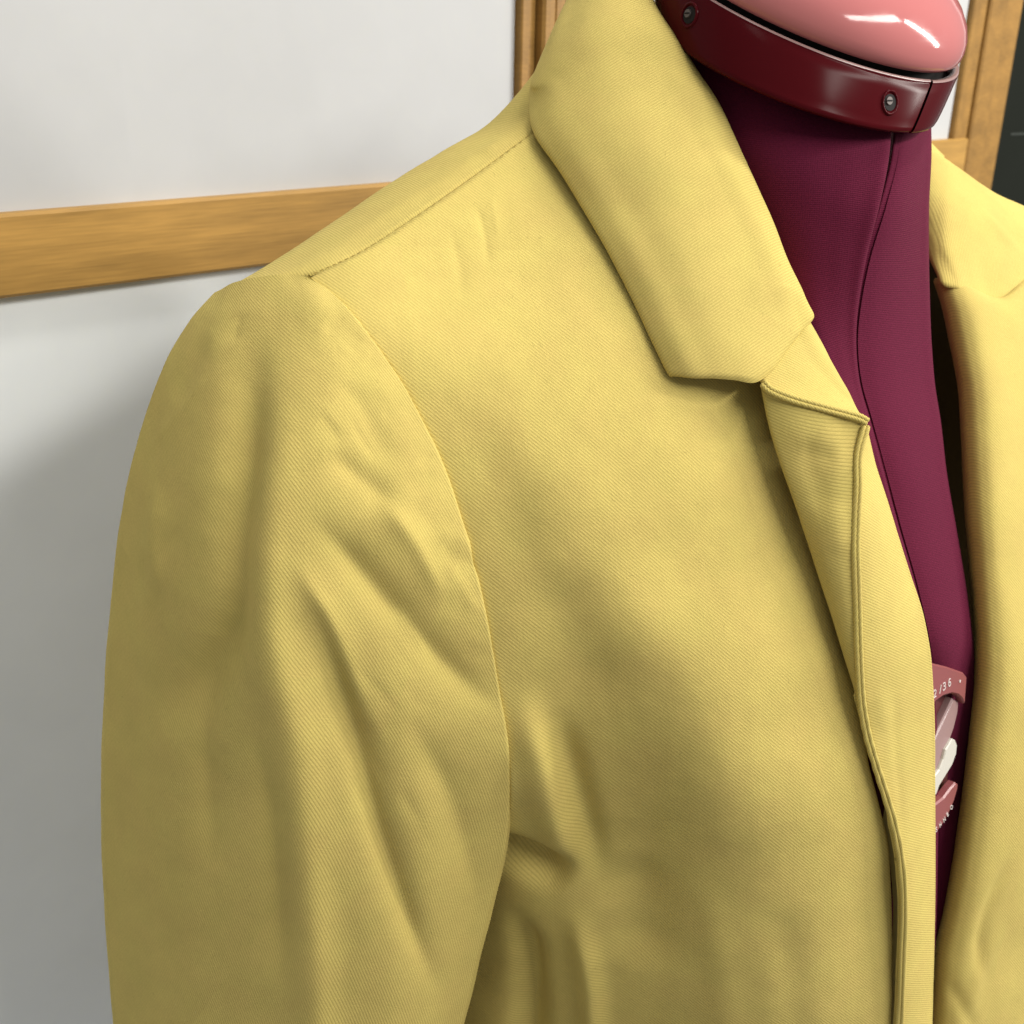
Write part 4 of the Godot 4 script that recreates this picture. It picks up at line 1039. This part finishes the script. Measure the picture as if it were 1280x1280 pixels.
func facing_shape() -> Dictionary:
	var rows := []
	rows.append(points([-525,12318,1262,-511,12313,1254,-484,12302,1239,-451,12289,1220,-417,12275,1201,-396,12267,1190,-390,12264,1186,-342,12247,1152,-285,12217,1074]))
	rows.append(points([-589,12180,1287,-573,12175,1285,-536,12164,1279,-483,12147,1268,-422,12127,1252,-382,12114,1241,-367,12109,1237,-319,12089,1203,-262,12056,1127]))
	rows.append(points([-622,12034,1326,-605,12031,1329,-561,12020,1330,-493,12002,1325,-411,11978,1313,-355,11961,1303,-333,11955,1298,-286,11933,1266,-229,11897,1191]))
	rows.append(points([-650,11885,1359,-631,11883,1367,-580,11873,1376,-500,11854,1378,-400,11826,1372,-331,11806,1364,-304,11798,1360,-256,11775,1328,-200,11736,1255]))
	rows.append(points([-660,11729,1393,-637,11727,1403,-578,11717,1417,-487,11697,1426,-376,11668,1427,-300,11646,1423,-271,11638,1421,-223,11613,1390,-167,11571,1318]))
	rows.append(points([-663,11568,1425,-635,11566,1437,-568,11556,1456,-466,11535,1472,-344,11504,1480,-261,11481,1481,-229,11472,1480,-182,11445,1450,-126,11400,1379]))
	rows.append(points([-661,11401,1454,-631,11399,1468,-557,11387,1490,-447,11364,1511,-317,11330,1523,-229,11306,1527,-196,11296,1527,-149,11267,1498,-93,11219,1429]))
	rows.append(points([-646,11225,1480,-614,11222,1495,-538,11209,1518,-425,11183,1540,-292,11146,1554,-203,11119,1560,-169,11108,1560,-123,11077,1532,-68,11026,1463]))
	rows.append(points([-607,11039,1512,-577,11036,1526,-503,11021,1548,-394,10993,1569,-265,10953,1582,-178,10924,1587,-145,10912,1588,-99,10880,1560,-46,10825,1492]))
	rows.append(points([-558,10856,1560,-530,10852,1571,-461,10834,1589,-359,10801,1604,-237,10757,1612,-154,10724,1613,-123,10711,1613,-77,10676,1585,-26,10618,1518]))
	rows.append(points([-500,10668,1611,-475,10662,1620,-413,10641,1632,-319,10603,1640,-206,10553,1641,-129,10517,1638,-99,10502,1636,-54,10466,1610,-4,10404,1543]))
	rows.append(points([-443,10468,1656,-420,10460,1662,-362,10435,1669,-275,10393,1672,-171,10339,1668,-100,10301,1663,-73,10286,1660,-28,10247,1634,21,10183,1568]))
	rows.append(points([-402,10259,1692,-379,10248,1695,-322,10220,1699,-237,10174,1698,-138,10117,1693,-71,10077,1687,-46,10062,1684,-2,10022,1658,46,9954,1593]))
	rows.append(points([-365,10033,1712,-342,10022,1716,-286,9993,1720,-204,9946,1720,-109,9888,1715,-44,9847,1710,-20,9832,1707,23,9789,1682,70,9718,1617]))
	rows.append(points([-334,9798,1726,-311,9787,1730,-257,9758,1736,-177,9711,1738,-83,9651,1736,-19,9610,1732,4,9594,1730,47,9550,1705,92,9475,1641]))
	rows.append(points([-306,9557,1740,-284,9547,1746,-231,9518,1753,-152,9470,1758,-58,9409,1757,4,9366,1755,28,9350,1754,70,9304,1729,114,9226,1665]))
	rows.append(points([-279,9309,1756,-258,9300,1762,-206,9271,1771,-128,9223,1778,-36,9161,1780,26,9117,1780,49,9100,1779,91,9052,1755,133,8971,1691]))
	rows.append(points([-246,9047,1771,-226,9039,1779,-177,9012,1789,-103,8966,1799,-15,8906,1804,44,8863,1805,67,8846,1804,108,8796,1781,148,8712,1717]))
	rows.append(points([-246,8547,1771,-226,8539,1779,-177,8512,1789,-103,8466,1799,-15,8406,1804,44,8363,1805,67,8346,1804,108,8296,1781,148,8212,1717]))
	rows.append(points([-246,7947,1771,-226,7939,1779,-177,7912,1789,-103,7866,1799,-15,7806,1804,44,7763,1805,67,7746,1804,108,7696,1781,148,7612,1717]))
	rows.append(points([-246,7247,1771,-226,7239,1779,-177,7212,1789,-103,7166,1799,-15,7106,1804,44,7063,1805,67,7046,1804,108,6996,1781,148,6912,1717]))
	var folds := []
	folds.append([points([-475,11247,1535,-460,11049,1567,-448,10850,1604,-431,10646,1645,-404,10431,1685]), 0.0030, -0.00050, 0, 0])
	folds.append([points([-569,11236,1518,-541,11117,1538,-515,10999,1561]), 0.0050, 0.00060, 0, 0])
	return {"rows": rows, "folds": folds, "crease_u": [], "crease_v": [], "grain": [Vector3(0.8511, -0.5209, 0.0657), Vector3(-0.5243, -0.8365, 0.1590)]}

func left_front_shape() -> Dictionary:
	var rows := []
	rows.append(points([1608,12579,473,1234,12632,570,1059,12657,616,977,12672,665,928,12683,723,924,12691,788,985,12671,853,1191,12601,924,1522,12685,946,2029,12689,1025,2677,12674,1124]))
	rows.append(points([1542,12454,584,1167,12512,678,992,12539,723,910,12556,771,861,12570,828,857,12581,891,922,12582,949,1139,12562,1003,1444,12540,1057,1938,12498,1149,2575,12443,1260]))
	rows.append(points([1485,12244,702,1111,12313,792,937,12346,835,856,12366,881,806,12383,936,802,12395,998,867,12397,1056,1084,12377,1110,1386,12345,1167,1878,12294,1261,2512,12227,1376]))
	rows.append(points([1430,12035,812,1059,12115,898,885,12153,938,804,12176,983,755,12196,1037,751,12210,1098,815,12211,1155,1031,12188,1210,1331,12150,1269,1821,12090,1367,2453,12011,1486]))
	rows.append(points([1367,11819,899,998,11911,980,825,11955,1019,745,11981,1063,696,12004,1115,692,12020,1176,756,12021,1233,971,11993,1289,1270,11950,1349,1757,11880,1449,2385,11789,1572]))
	rows.append(points([1305,11604,981,938,11708,1059,767,11757,1096,687,11787,1139,639,11812,1190,635,11829,1250,699,11831,1307,913,11799,1364,1210,11751,1426,1695,11671,1528,2320,11567,1655]))
	rows.append(points([1251,11388,1062,887,11503,1136,717,11558,1171,638,11591,1212,590,11619,1263,587,11638,1322,651,11640,1378,863,11604,1437,1159,11550,1501,1642,11461,1606,2263,11344,1736]))
	rows.append(points([1211,11169,1143,848,11297,1212,679,11356,1245,601,11392,1285,554,11423,1335,551,11444,1394,614,11446,1450,826,11407,1510,1121,11346,1576,1602,11248,1685,2221,11119,1819]))
	rows.append(points([1175,10948,1220,815,11087,1286,647,11152,1317,569,11191,1356,522,11225,1404,520,11248,1462,583,11250,1519,794,11207,1580,1088,11140,1648,1567,11032,1761,2185,10891,1900]))
	rows.append(points([1145,10722,1293,787,10872,1354,620,10942,1383,543,10985,1421,497,11022,1468,495,11046,1526,559,11048,1582,769,11001,1645,1062,10929,1716,1540,10812,1832,2156,10658,1976]))
	rows.append(points([1114,10485,1345,759,10647,1402,593,10723,1430,516,10769,1467,471,10808,1514,470,10835,1571,534,10837,1628,744,10786,1692,1037,10708,1765,1513,10581,1885,2127,10415,2034]))
	rows.append(points([1077,10241,1380,725,10415,1434,561,10496,1460,486,10545,1496,442,10587,1543,441,10616,1600,506,10617,1657,716,10563,1723,1007,10479,1798,1482,10343,1922,2094,10165,2075]))
	rows.append(points([1042,9992,1415,694,10177,1466,531,10264,1491,457,10317,1526,414,10361,1573,414,10392,1629,480,10393,1687,689,10335,1755,980,10246,1833,1453,10100,1960,2062,9910,2118]))
	rows.append(points([1015,9733,1446,670,9930,1494,509,10022,1517,436,10078,1552,394,10125,1598,396,10157,1655,462,10159,1713,671,10097,1783,961,10002,1863,1433,9847,1994,2041,9644,2157]))
	rows.append(points([987,9465,1470,646,9674,1515,487,9772,1537,415,9831,1571,374,9881,1617,377,9915,1674,444,9916,1733,653,9851,1804,943,9749,1887,1414,9585,2022,2020,9370,2190]))
	rows.append(points([957,9190,1487,619,9410,1530,462,9513,1550,391,9576,1584,352,9629,1629,356,9664,1686,424,9666,1746,633,9597,1820,922,9490,1905,1392,9316,2044,1996,9089,2217]))
	rows.append(points([924,8909,1500,591,9140,1540,435,9248,1559,366,9314,1592,328,9369,1637,334,9407,1695,402,9409,1756,611,9335,1831,900,9223,1919,1369,9040,2062,1971,8801,2239]))
	rows.append(points([905,8623,1537,575,8866,1574,420,8980,1591,353,9049,1624,316,9107,1668,323,9146,1726,392,9148,1787,601,9071,1865,889,8953,1955,1358,8760,2103,1959,8509,2286]))
	rows.append(points([891,8329,1578,563,8584,1611,410,8703,1627,343,8775,1658,308,8836,1703,316,8878,1760,386,8879,1822,596,8798,1902,884,8674,1996,1352,8473,2149,1953,8209,2337]))
	rows.append(points([889,8013,1612,564,8280,1641,412,8404,1655,346,8480,1686,312,8544,1729,321,8587,1787,392,8589,1850,603,8504,1933,891,8374,2030,1360,8163,2188,1961,7887,2383]))
	rows.append(points([889,7513,1612,564,7780,1641,412,7904,1655,346,7980,1686,312,8044,1729,321,8087,1787,392,8089,1850,603,8004,1933,891,7874,2030,1360,7663,2188,1961,7387,2383]))
	rows.append(points([889,6913,1612,564,7180,1641,412,7304,1655,346,7380,1686,312,7444,1729,321,7487,1787,392,7489,1850,603,7404,1933,891,7274,2030,1360,7063,2188,1961,6787,2383]))
	rows.append(points([889,6213,1612,564,6480,1641,412,6604,1655,346,6680,1686,312,6744,1729,321,6787,1787,392,6789,1850,603,6704,1933,891,6574,2030,1360,6363,2188,1961,6087,2383]))
	var folds := []
	folds.append([points([618,9977,1800,558,9863,1790,499,9747,1780,455,9618,1776,441,9468,1775,455,9314,1803,534,9141,1849]), 0.0040, -0.00160, 0, 0])
	folds.append([points([298,9251,1684,323,9171,1740,363,9076,1789,406,8969,1834,465,8842,1871]), 0.0040, -0.00130, 0, 0])
	folds.append([points([614,9537,1831,534,9385,1818,455,9233,1810,401,9062,1817,370,8870,1825]), 0.0050, 0.00120, 0, 0])
	folds.append([points([704,11965,1240,612,11690,1328,535,11411,1409,485,11120,1482,440,10818,1541,406,10496,1580,367,10172,1626,356,9819,1668,340,9459,1713]), 0.0050, 0.00090, 0, 0])
	return {"rows": rows, "folds": folds, "crease_u": [], "crease_v": [], "grain": [Vector3(0.5361, -0.7024, 0.4681), Vector3(-0.7784, -0.6259, -0.0477)]}

func left_collar_shape() -> Dictionary:
	var rows := []
	rows.append(points([2094,13023,56,1911,13065,66,1947,12991,159,2021,12912,233,2137,12841,295,2276,12774,352,2455,12715,398,2637,12661,449,2808,12608,508,2979,12555,570,3152,12501,634]))
	rows.append(points([1987,13116,88,1776,13187,106,1790,13115,212,1870,13041,284,1982,12971,346,2117,12904,402,2299,12848,446,2482,12794,494,2652,12739,550,2822,12683,610,2994,12625,672]))
	rows.append(points([1886,13189,121,1644,13279,152,1642,13212,268,1727,13142,337,1837,13074,398,1969,13008,454,2153,12954,494,2335,12901,540,2504,12844,594,2673,12786,652,2844,12727,712]))
	rows.append(points([1813,13201,148,1530,13275,209,1538,13226,322,1631,13165,389,1741,13098,448,1872,13034,501,2049,12980,541,2224,12927,586,2391,12870,638,2558,12813,693,2727,12754,751]))
	rows.append(points([1753,13173,176,1427,13215,272,1456,13190,378,1556,13139,442,1668,13076,497,1799,13014,547,1967,12961,587,2134,12907,632,2297,12852,682,2461,12796,734,2627,12739,789]))
	rows.append(points([1674,13128,226,1320,13153,338,1346,13140,444,1447,13100,506,1564,13044,558,1698,12989,605,1862,12939,644,2027,12888,686,2190,12837,732,2354,12784,781,2521,12729,833]))
	rows.append(points([1584,13065,292,1214,13080,405,1221,13073,517,1320,13043,578,1441,12998,627,1580,12952,671,1745,12908,707,1911,12862,745,2077,12815,787,2244,12766,832,2413,12717,879]))
	rows.append(points([1505,12981,354,1135,12999,458,1115,12996,580,1211,12974,641,1336,12940,687,1479,12901,728,1640,12863,763,1808,12824,798,1978,12784,836,2150,12744,876,2325,12703,918]))
	rows.append(points([1435,12876,412,1083,12906,495,1027,12908,634,1116,12892,696,1245,12868,739,1390,12836,777,1546,12802,814,1716,12773,846,1893,12744,878,2073,12716,913,2256,12687,950]))
	rows.append(points([1380,12785,470,1028,12825,552,967,12830,690,1056,12814,749,1184,12791,789,1331,12773,821,1484,12750,854,1653,12730,884,1830,12711,913,2010,12693,944,2193,12674,978]))
	rows.append(points([1343,12711,533,961,12758,640,941,12761,751,1036,12740,803,1162,12704,840,1309,12709,860,1465,12707,884,1627,12697,911,1794,12687,940,1964,12676,971,2135,12666,1003]))
	rows.append(points([1313,12656,580,912,12709,706,924,12709,799,1023,12679,846,1144,12631,881,1289,12655,891,1445,12673,906,1605,12672,931,1766,12667,959,1929,12662,990,2094,12658,1022]))
	rows.append(points([1290,12628,603,893,12684,730,910,12681,821,1007,12642,869,1121,12585,906,1259,12617,912,1409,12651,920,1574,12654,943,1740,12652,970,1908,12648,999,2079,12646,1030]))
	rows.append(points([1270,12606,619,883,12665,742,898,12659,838,991,12610,887,1099,12545,926,1228,12584,930,1371,12632,931,1542,12639,952,1715,12638,978,1892,12635,1006,2070,12634,1036]))
	var folds := []
	folds.append([points([1439,13036,611,1428,12963,692,1459,12890,755,1515,12825,816,1592,12763,873]), 0.0050, 0.00070, 0, 0])
	return {"rows": rows, "folds": folds, "crease_u": [], "crease_v": [], "grain": [Vector3(-0.4657, -0.6473, 0.6034), Vector3(-0.8849, 0.3354, -0.3232)]}

func form_side_shape() -> Dictionary:
	var rows := []
	rows.append(points([-331,13836,-476,-408,13826,-106,-371,13747,138,-317,13672,356,-228,13599,541,-101,13528,696,-4,13481,788,51,13455,836,95,13454,818,165,13451,738]))
	rows.append(points([-367,13661,-315,-448,13661,47,-424,13586,272,-382,13515,473,-306,13445,641,-191,13374,781,-101,13326,863,-50,13301,906,-7,13298,889,62,13291,810]))
	rows.append(points([-379,13421,-154,-461,13435,198,-450,13372,396,-420,13310,570,-355,13247,715,-251,13181,832,-169,13137,899,-122,13112,935,-80,13108,917,-12,13097,839]))
	rows.append(points([-340,13179,-34,-421,13207,311,-424,13154,481,-407,13100,630,-354,13043,750,-263,12981,844,-189,12938,896,-146,12915,923,-105,12909,906,-39,12894,828]))
	rows.append(points([-284,12934,88,-366,12976,426,-381,12931,568,-375,12885,692,-332,12833,788,-252,12774,859,-185,12732,897,-147,12709,916,-106,12702,899,-42,12683,822]))
	rows.append(points([-249,12722,203,-331,12777,533,-354,12740,655,-354,12701,759,-318,12654,836,-244,12598,890,-181,12558,916,-145,12536,930,-104,12527,913,-42,12505,837]))
	rows.append(points([-230,12514,330,-314,12580,653,-338,12552,757,-341,12519,844,-307,12476,906,-234,12423,945,-172,12385,962,-137,12363,971,-96,12353,955,-35,12327,879]))
	rows.append(points([-212,12305,457,-296,12384,773,-320,12363,865,-322,12337,940,-286,12299,992,-212,12249,1022,-150,12212,1034,-114,12191,1039,-73,12180,1024,-12,12151,950]))
	rows.append(points([-186,12056,584,-270,12148,893,-264,12126,957,-247,12099,1013,-212,12067,1058,-157,12027,1093,-114,11998,1112,-90,11983,1121,-49,11970,1107,12,11936,1035]))
	rows.append(points([-151,11801,707,-235,11907,1009,-229,11885,1067,-212,11858,1118,-175,11823,1159,-120,11780,1190,-77,11749,1207,-52,11732,1215,-12,11717,1202,49,11679,1132]))
	rows.append(points([-95,11500,845,-178,11623,1139,-173,11607,1188,-156,11585,1232,-121,11555,1265,-66,11516,1289,-23,11487,1301,1,11471,1308,42,11454,1295,102,11412,1227]))
	rows.append(points([-26,11261,946,-109,11396,1234,-106,11372,1280,-93,11342,1320,-60,11303,1350,-8,11253,1371,33,11217,1382,56,11196,1387,97,11178,1376,156,11130,1310]))
	rows.append(points([5,10929,1020,-72,11080,1305,-70,11071,1346,-56,11057,1382,-23,11031,1409,29,10995,1428,69,10967,1437,92,10951,1441,133,10931,1431,191,10880,1366]))
	rows.append(points([33,10434,1076,-34,10608,1358,-30,10619,1401,-15,10623,1438,18,10614,1466,69,10593,1487,110,10575,1497,133,10564,1502,173,10542,1493,229,10484,1429]))
	rows.append(points([55,9903,1117,0,10099,1398,10,10111,1443,31,10114,1483,70,10104,1514,126,10080,1538,170,10059,1551,195,10047,1558,235,10021,1549,288,9956,1487]))
	rows.append(points([73,9124,1170,36,9350,1451,53,9373,1497,81,9386,1538,126,9382,1572,189,9363,1598,236,9344,1613,263,9334,1621,302,9304,1614,351,9230,1553]))
	rows.append(points([73,8624,1170,36,8850,1451,53,8873,1497,81,8886,1538,126,8882,1572,189,8863,1598,236,8844,1613,263,8834,1621,302,8804,1614,351,8730,1553]))
	rows.append(points([73,8024,1170,36,8250,1451,53,8273,1497,81,8286,1538,126,8282,1572,189,8263,1598,236,8244,1613,263,8234,1621,302,8204,1614,351,8130,1553]))
	rows.append(points([73,7324,1170,36,7550,1451,53,7573,1497,81,7586,1538,126,7582,1572,189,7563,1598,236,7544,1613,263,7534,1621,302,7504,1614,351,7430,1553]))
	var folds := []
	return {"rows": rows, "folds": folds, "crease_u": [], "crease_v": [], "grain": []}

func form_front_shape() -> Dictionary:
	var rows := []
	rows.append(points([268,13449,720,188,13452,776,163,13453,797,176,13450,810,205,13444,825,266,13437,824,365,13428,803,482,13419,770,567,13413,745,677,13409,673,891,13394,396,891,13370,-170]))
	rows.append(points([153,13288,795,73,13294,851,49,13296,871,67,13296,882,106,13295,893,177,13293,889,287,13288,865,413,13282,830,504,13278,803,613,13270,732,826,13247,458,825,13212,-103]))
	rows.append(points([51,13093,829,-27,13102,884,-51,13105,904,-23,13105,915,31,13103,925,118,13098,922,243,13088,898,383,13077,864,484,13069,838,592,13057,768,799,13020,497,791,12968,-61]))
	rows.append(points([-3,12890,822,-79,12903,877,-102,12908,897,-63,12906,910,8,12902,923,115,12893,922,259,12878,903,416,12861,873,529,12849,850,635,12831,782,838,12781,513,819,12713,-46]))
	rows.append(points([-30,12681,822,-104,12698,877,-127,12704,897,-80,12701,911,2,12694,928,121,12681,931,277,12662,917,445,12639,892,565,12622,873,670,12600,806,868,12536,540,840,12452,-19]))
	rows.append(points([-41,12505,840,-115,12525,894,-137,12532,913,-87,12528,930,-2,12520,949,121,12504,956,281,12480,946,452,12453,925,574,12434,909,678,12407,843,872,12332,580,838,12235,22]))
	rows.append(points([-34,12328,883,-107,12351,936,-129,12358,955,-82,12354,972,0,12346,994,119,12329,1004,274,12302,997,441,12271,979,560,12249,965,663,12219,901,855,12133,641,817,12022,87]))
	rows.append(points([-11,12151,953,-84,12177,1005,-106,12186,1023,-64,12182,1042,10,12174,1064,120,12156,1075,267,12127,1070,425,12094,1054,539,12069,1041,642,12035,978,832,11938,724,792,11813,176]))
	rows.append(points([13,11937,1038,-60,11967,1088,-82,11977,1106,-46,11974,1124,18,11966,1146,117,11947,1158,252,11916,1153,399,11880,1138,506,11853,1126,608,11814,1065,796,11704,816,754,11563,274]))
	rows.append(points([50,11680,1135,-22,11714,1183,-45,11725,1200,-5,11720,1214,61,11708,1232,155,11688,1243,273,11657,1243,398,11623,1236,487,11598,1230,589,11553,1172,775,11427,929,730,11267,395]))
	rows.append(points([103,11412,1231,31,11450,1276,8,11463,1293,42,11458,1307,99,11448,1325,182,11427,1336,290,11396,1338,405,11359,1332,487,11333,1327,588,11282,1271,772,11141,1034,723,10963,506]))
	rows.append(points([157,11131,1313,85,11174,1356,63,11188,1372,92,11184,1387,141,11175,1405,215,11154,1417,313,11122,1419,420,11084,1414,496,11056,1410,596,11000,1356,777,10843,1125,722,10645,601]))
	rows.append(points([279,10830,1330,208,10876,1372,187,10891,1387,211,10888,1402,255,10880,1421,322,10861,1434,414,10828,1437,514,10789,1434,585,10760,1430,684,10699,1378,859,10528,1148,791,10315,622]))
	rows.append(points([385,10383,1365,315,10435,1405,294,10452,1421,315,10450,1435,354,10442,1453,416,10422,1465,502,10386,1469,596,10344,1466,664,10313,1463,760,10244,1412,926,10054,1185,839,9815,655]))
	rows.append(points([440,9842,1427,372,9900,1466,352,9920,1480,371,9918,1493,406,9910,1510,462,9889,1522,542,9850,1525,630,9802,1522,694,9768,1519,787,9690,1470,943,9475,1247,835,9207,714]))
	rows.append(points([499,9099,1498,434,9165,1534,414,9188,1548,428,9189,1562,455,9186,1580,502,9166,1593,571,9127,1598,649,9078,1598,706,9042,1596,796,8953,1550,937,8707,1331,804,8400,795]))
	rows.append(points([499,8599,1498,434,8665,1534,414,8688,1548,428,8689,1562,455,8686,1580,502,8666,1593,571,8627,1598,649,8578,1598,706,8542,1596,796,8453,1550,937,8207,1331,804,7900,795]))
	rows.append(points([499,7999,1498,434,8065,1534,414,8088,1548,428,8089,1562,455,8086,1580,502,8066,1593,571,8027,1598,649,7978,1598,706,7942,1596,796,7853,1550,937,7607,1331,804,7300,795]))
	rows.append(points([499,7299,1498,434,7365,1534,414,7388,1548,428,7389,1562,455,7386,1580,502,7366,1593,571,7327,1598,649,7278,1598,706,7242,1596,796,7153,1550,937,6907,1331,804,6600,795]))
	var folds := []
	return {"rows": rows, "folds": folds, "crease_u": [], "crease_v": [], "grain": []}

func lining_shape() -> Dictionary:
	var rows := []
	rows.append(points([-750,13050,-200,-698,13050,-700,-525,13050,-1050,-225,13050,-1200,225,13050,-1200,563,13050,-1050,810,13050,-600,855,13050,-300,885,13050,-50,893,13050,100]))
	rows.append(points([-950,12850,-200,-884,12850,-700,-665,12850,-1050,-285,12850,-1200,285,12850,-1200,713,12850,-1050,1026,12850,-600,1094,12850,-240,1140,12850,60,1151,12850,240]))
	rows.append(points([-1200,12700,-200,-1116,12700,-700,-840,12700,-1050,-360,12700,-1200,360,12700,-1200,900,12700,-1050,1296,12700,-600,1411,12700,-120,1488,12700,280,1507,12700,520]))
	rows.append(points([-1600,12450,-200,-1488,12450,-700,-1120,12450,-1050,-480,12450,-1200,480,12450,-1200,1200,12450,-1050,1728,12450,-600,1920,12450,0,2048,12450,500,2080,12450,800]))
	rows.append(points([-1850,12200,-200,-1720,12200,-700,-1295,12200,-1050,-555,12200,-1200,555,12200,-1200,1387,12200,-1050,1998,12200,-600,2220,12200,0,2368,12200,500,2405,12200,800]))
	rows.append(points([-1900,11700,-200,-1767,11700,-700,-1330,11700,-1050,-570,11700,-1200,570,11700,-1200,1425,11700,-1050,2052,11700,-600,2280,11700,0,2432,11700,500,2470,11700,800]))
	rows.append(points([-1850,10700,-200,-1721,10700,-700,-1295,10700,-1050,-555,10700,-1200,555,10700,-1200,1388,10700,-1050,1998,10700,-600,2220,10700,0,2368,10700,500,2405,10700,800]))
	rows.append(points([-1800,9600,-200,-1674,9600,-700,-1260,9600,-1050,-540,9600,-1200,540,9600,-1200,1350,9600,-1050,1944,9600,-600,2160,9600,0,2304,9600,500,2340,9600,800]))
	rows.append(points([-1800,8200,-200,-1674,8200,-700,-1260,8200,-1050,-540,8200,-1200,540,8200,-1200,1350,8200,-1050,1944,8200,-600,2160,8200,0,2304,8200,500,2340,8200,800]))
	rows.append(points([-1800,7700,-200,-1674,7700,-700,-1260,7700,-1050,-540,7700,-1200,540,7700,-1200,1350,7700,-1050,1944,7700,-600,2160,7700,0,2304,7700,500,2340,7700,800]))
	rows.append(points([-1800,7100,-200,-1674,7100,-700,-1260,7100,-1050,-540,7100,-1200,540,7100,-1200,1350,7100,-1050,1944,7100,-600,2160,7100,0,2304,7100,500,2340,7100,800]))
	rows.append(points([-1800,6400,-200,-1674,6400,-700,-1260,6400,-1050,-540,6400,-1200,540,6400,-1200,1350,6400,-1050,1944,6400,-600,2160,6400,0,2304,6400,500,2340,6400,800]))
	var folds := []
	return {"rows": rows, "folds": folds, "crease_u": [], "crease_v": [], "grain": []}

func notch_edge_shape() -> Dictionary:
	var rows := []
	rows.append(points([-869,12483,974,-851,12454,1009,-791,12422,1071,-703,12391,1146,-622,12364,1208,-569,12345,1245,-539,12326,1268]))
	rows.append(points([-859,12494,978,-842,12466,1010,-784,12436,1070,-697,12405,1145,-616,12378,1206,-562,12359,1245,-530,12338,1269]))
	var folds := []
	return {"rows": rows, "folds": folds, "crease_u": [], "crease_v": [], "grain": []}

func front_edge_shape() -> Dictionary:
	var rows := []
	rows.append(points([-547,12325,1262,-603,12213,1279,-632,12096,1313,-657,11977,1340,-676,11854,1367,-682,11727,1394,-684,11598,1420,-685,11465,1444,-678,11326,1467,-660,11180,1488,-625,11028,1515,-585,10880,1555,-539,10730,1596,-490,10572,1635,-451,10409,1668,-419,10237,1693,-389,10055,1709,-363,9866,1719,-340,9673,1731,-318,9476,1743,-296,9274,1755,-268,9061,1767,-268,8561,1767,-268,7961,1767,-268,7261,1767]))
	rows.append(points([-536,12321,1273,-592,12212,1289,-620,12096,1323,-646,11976,1351,-664,11854,1377,-670,11728,1405,-673,11598,1431,-673,11465,1455,-666,11327,1477,-647,11182,1498,-612,11032,1525,-573,10885,1564,-526,10735,1606,-477,10576,1644,-438,10411,1678,-406,10239,1704,-376,10055,1720,-350,9866,1731,-326,9673,1743,-305,9476,1755,-282,9273,1768,-254,9060,1780,-254,8560,1780,-254,7960,1780,-254,7260,1780]))
	var folds := []
	return {"rows": rows, "folds": folds, "crease_u": [], "crease_v": [], "grain": []}

func shoulder_stitch_shape() -> Dictionary:
	var rows := []
	rows.append(points([-2244,12901,-84,-2043,12976,-45,-1744,13100,-62,-1449,13236,-75,-1162,13376,-88]))
	rows.append(points([-2244,12901,-84,-2043,12976,-45,-1744,13100,-62,-1449,13236,-75,-1162,13376,-88]))
	var folds := []
	return {"rows": rows, "folds": folds, "crease_u": [], "crease_v": [], "grain": []}
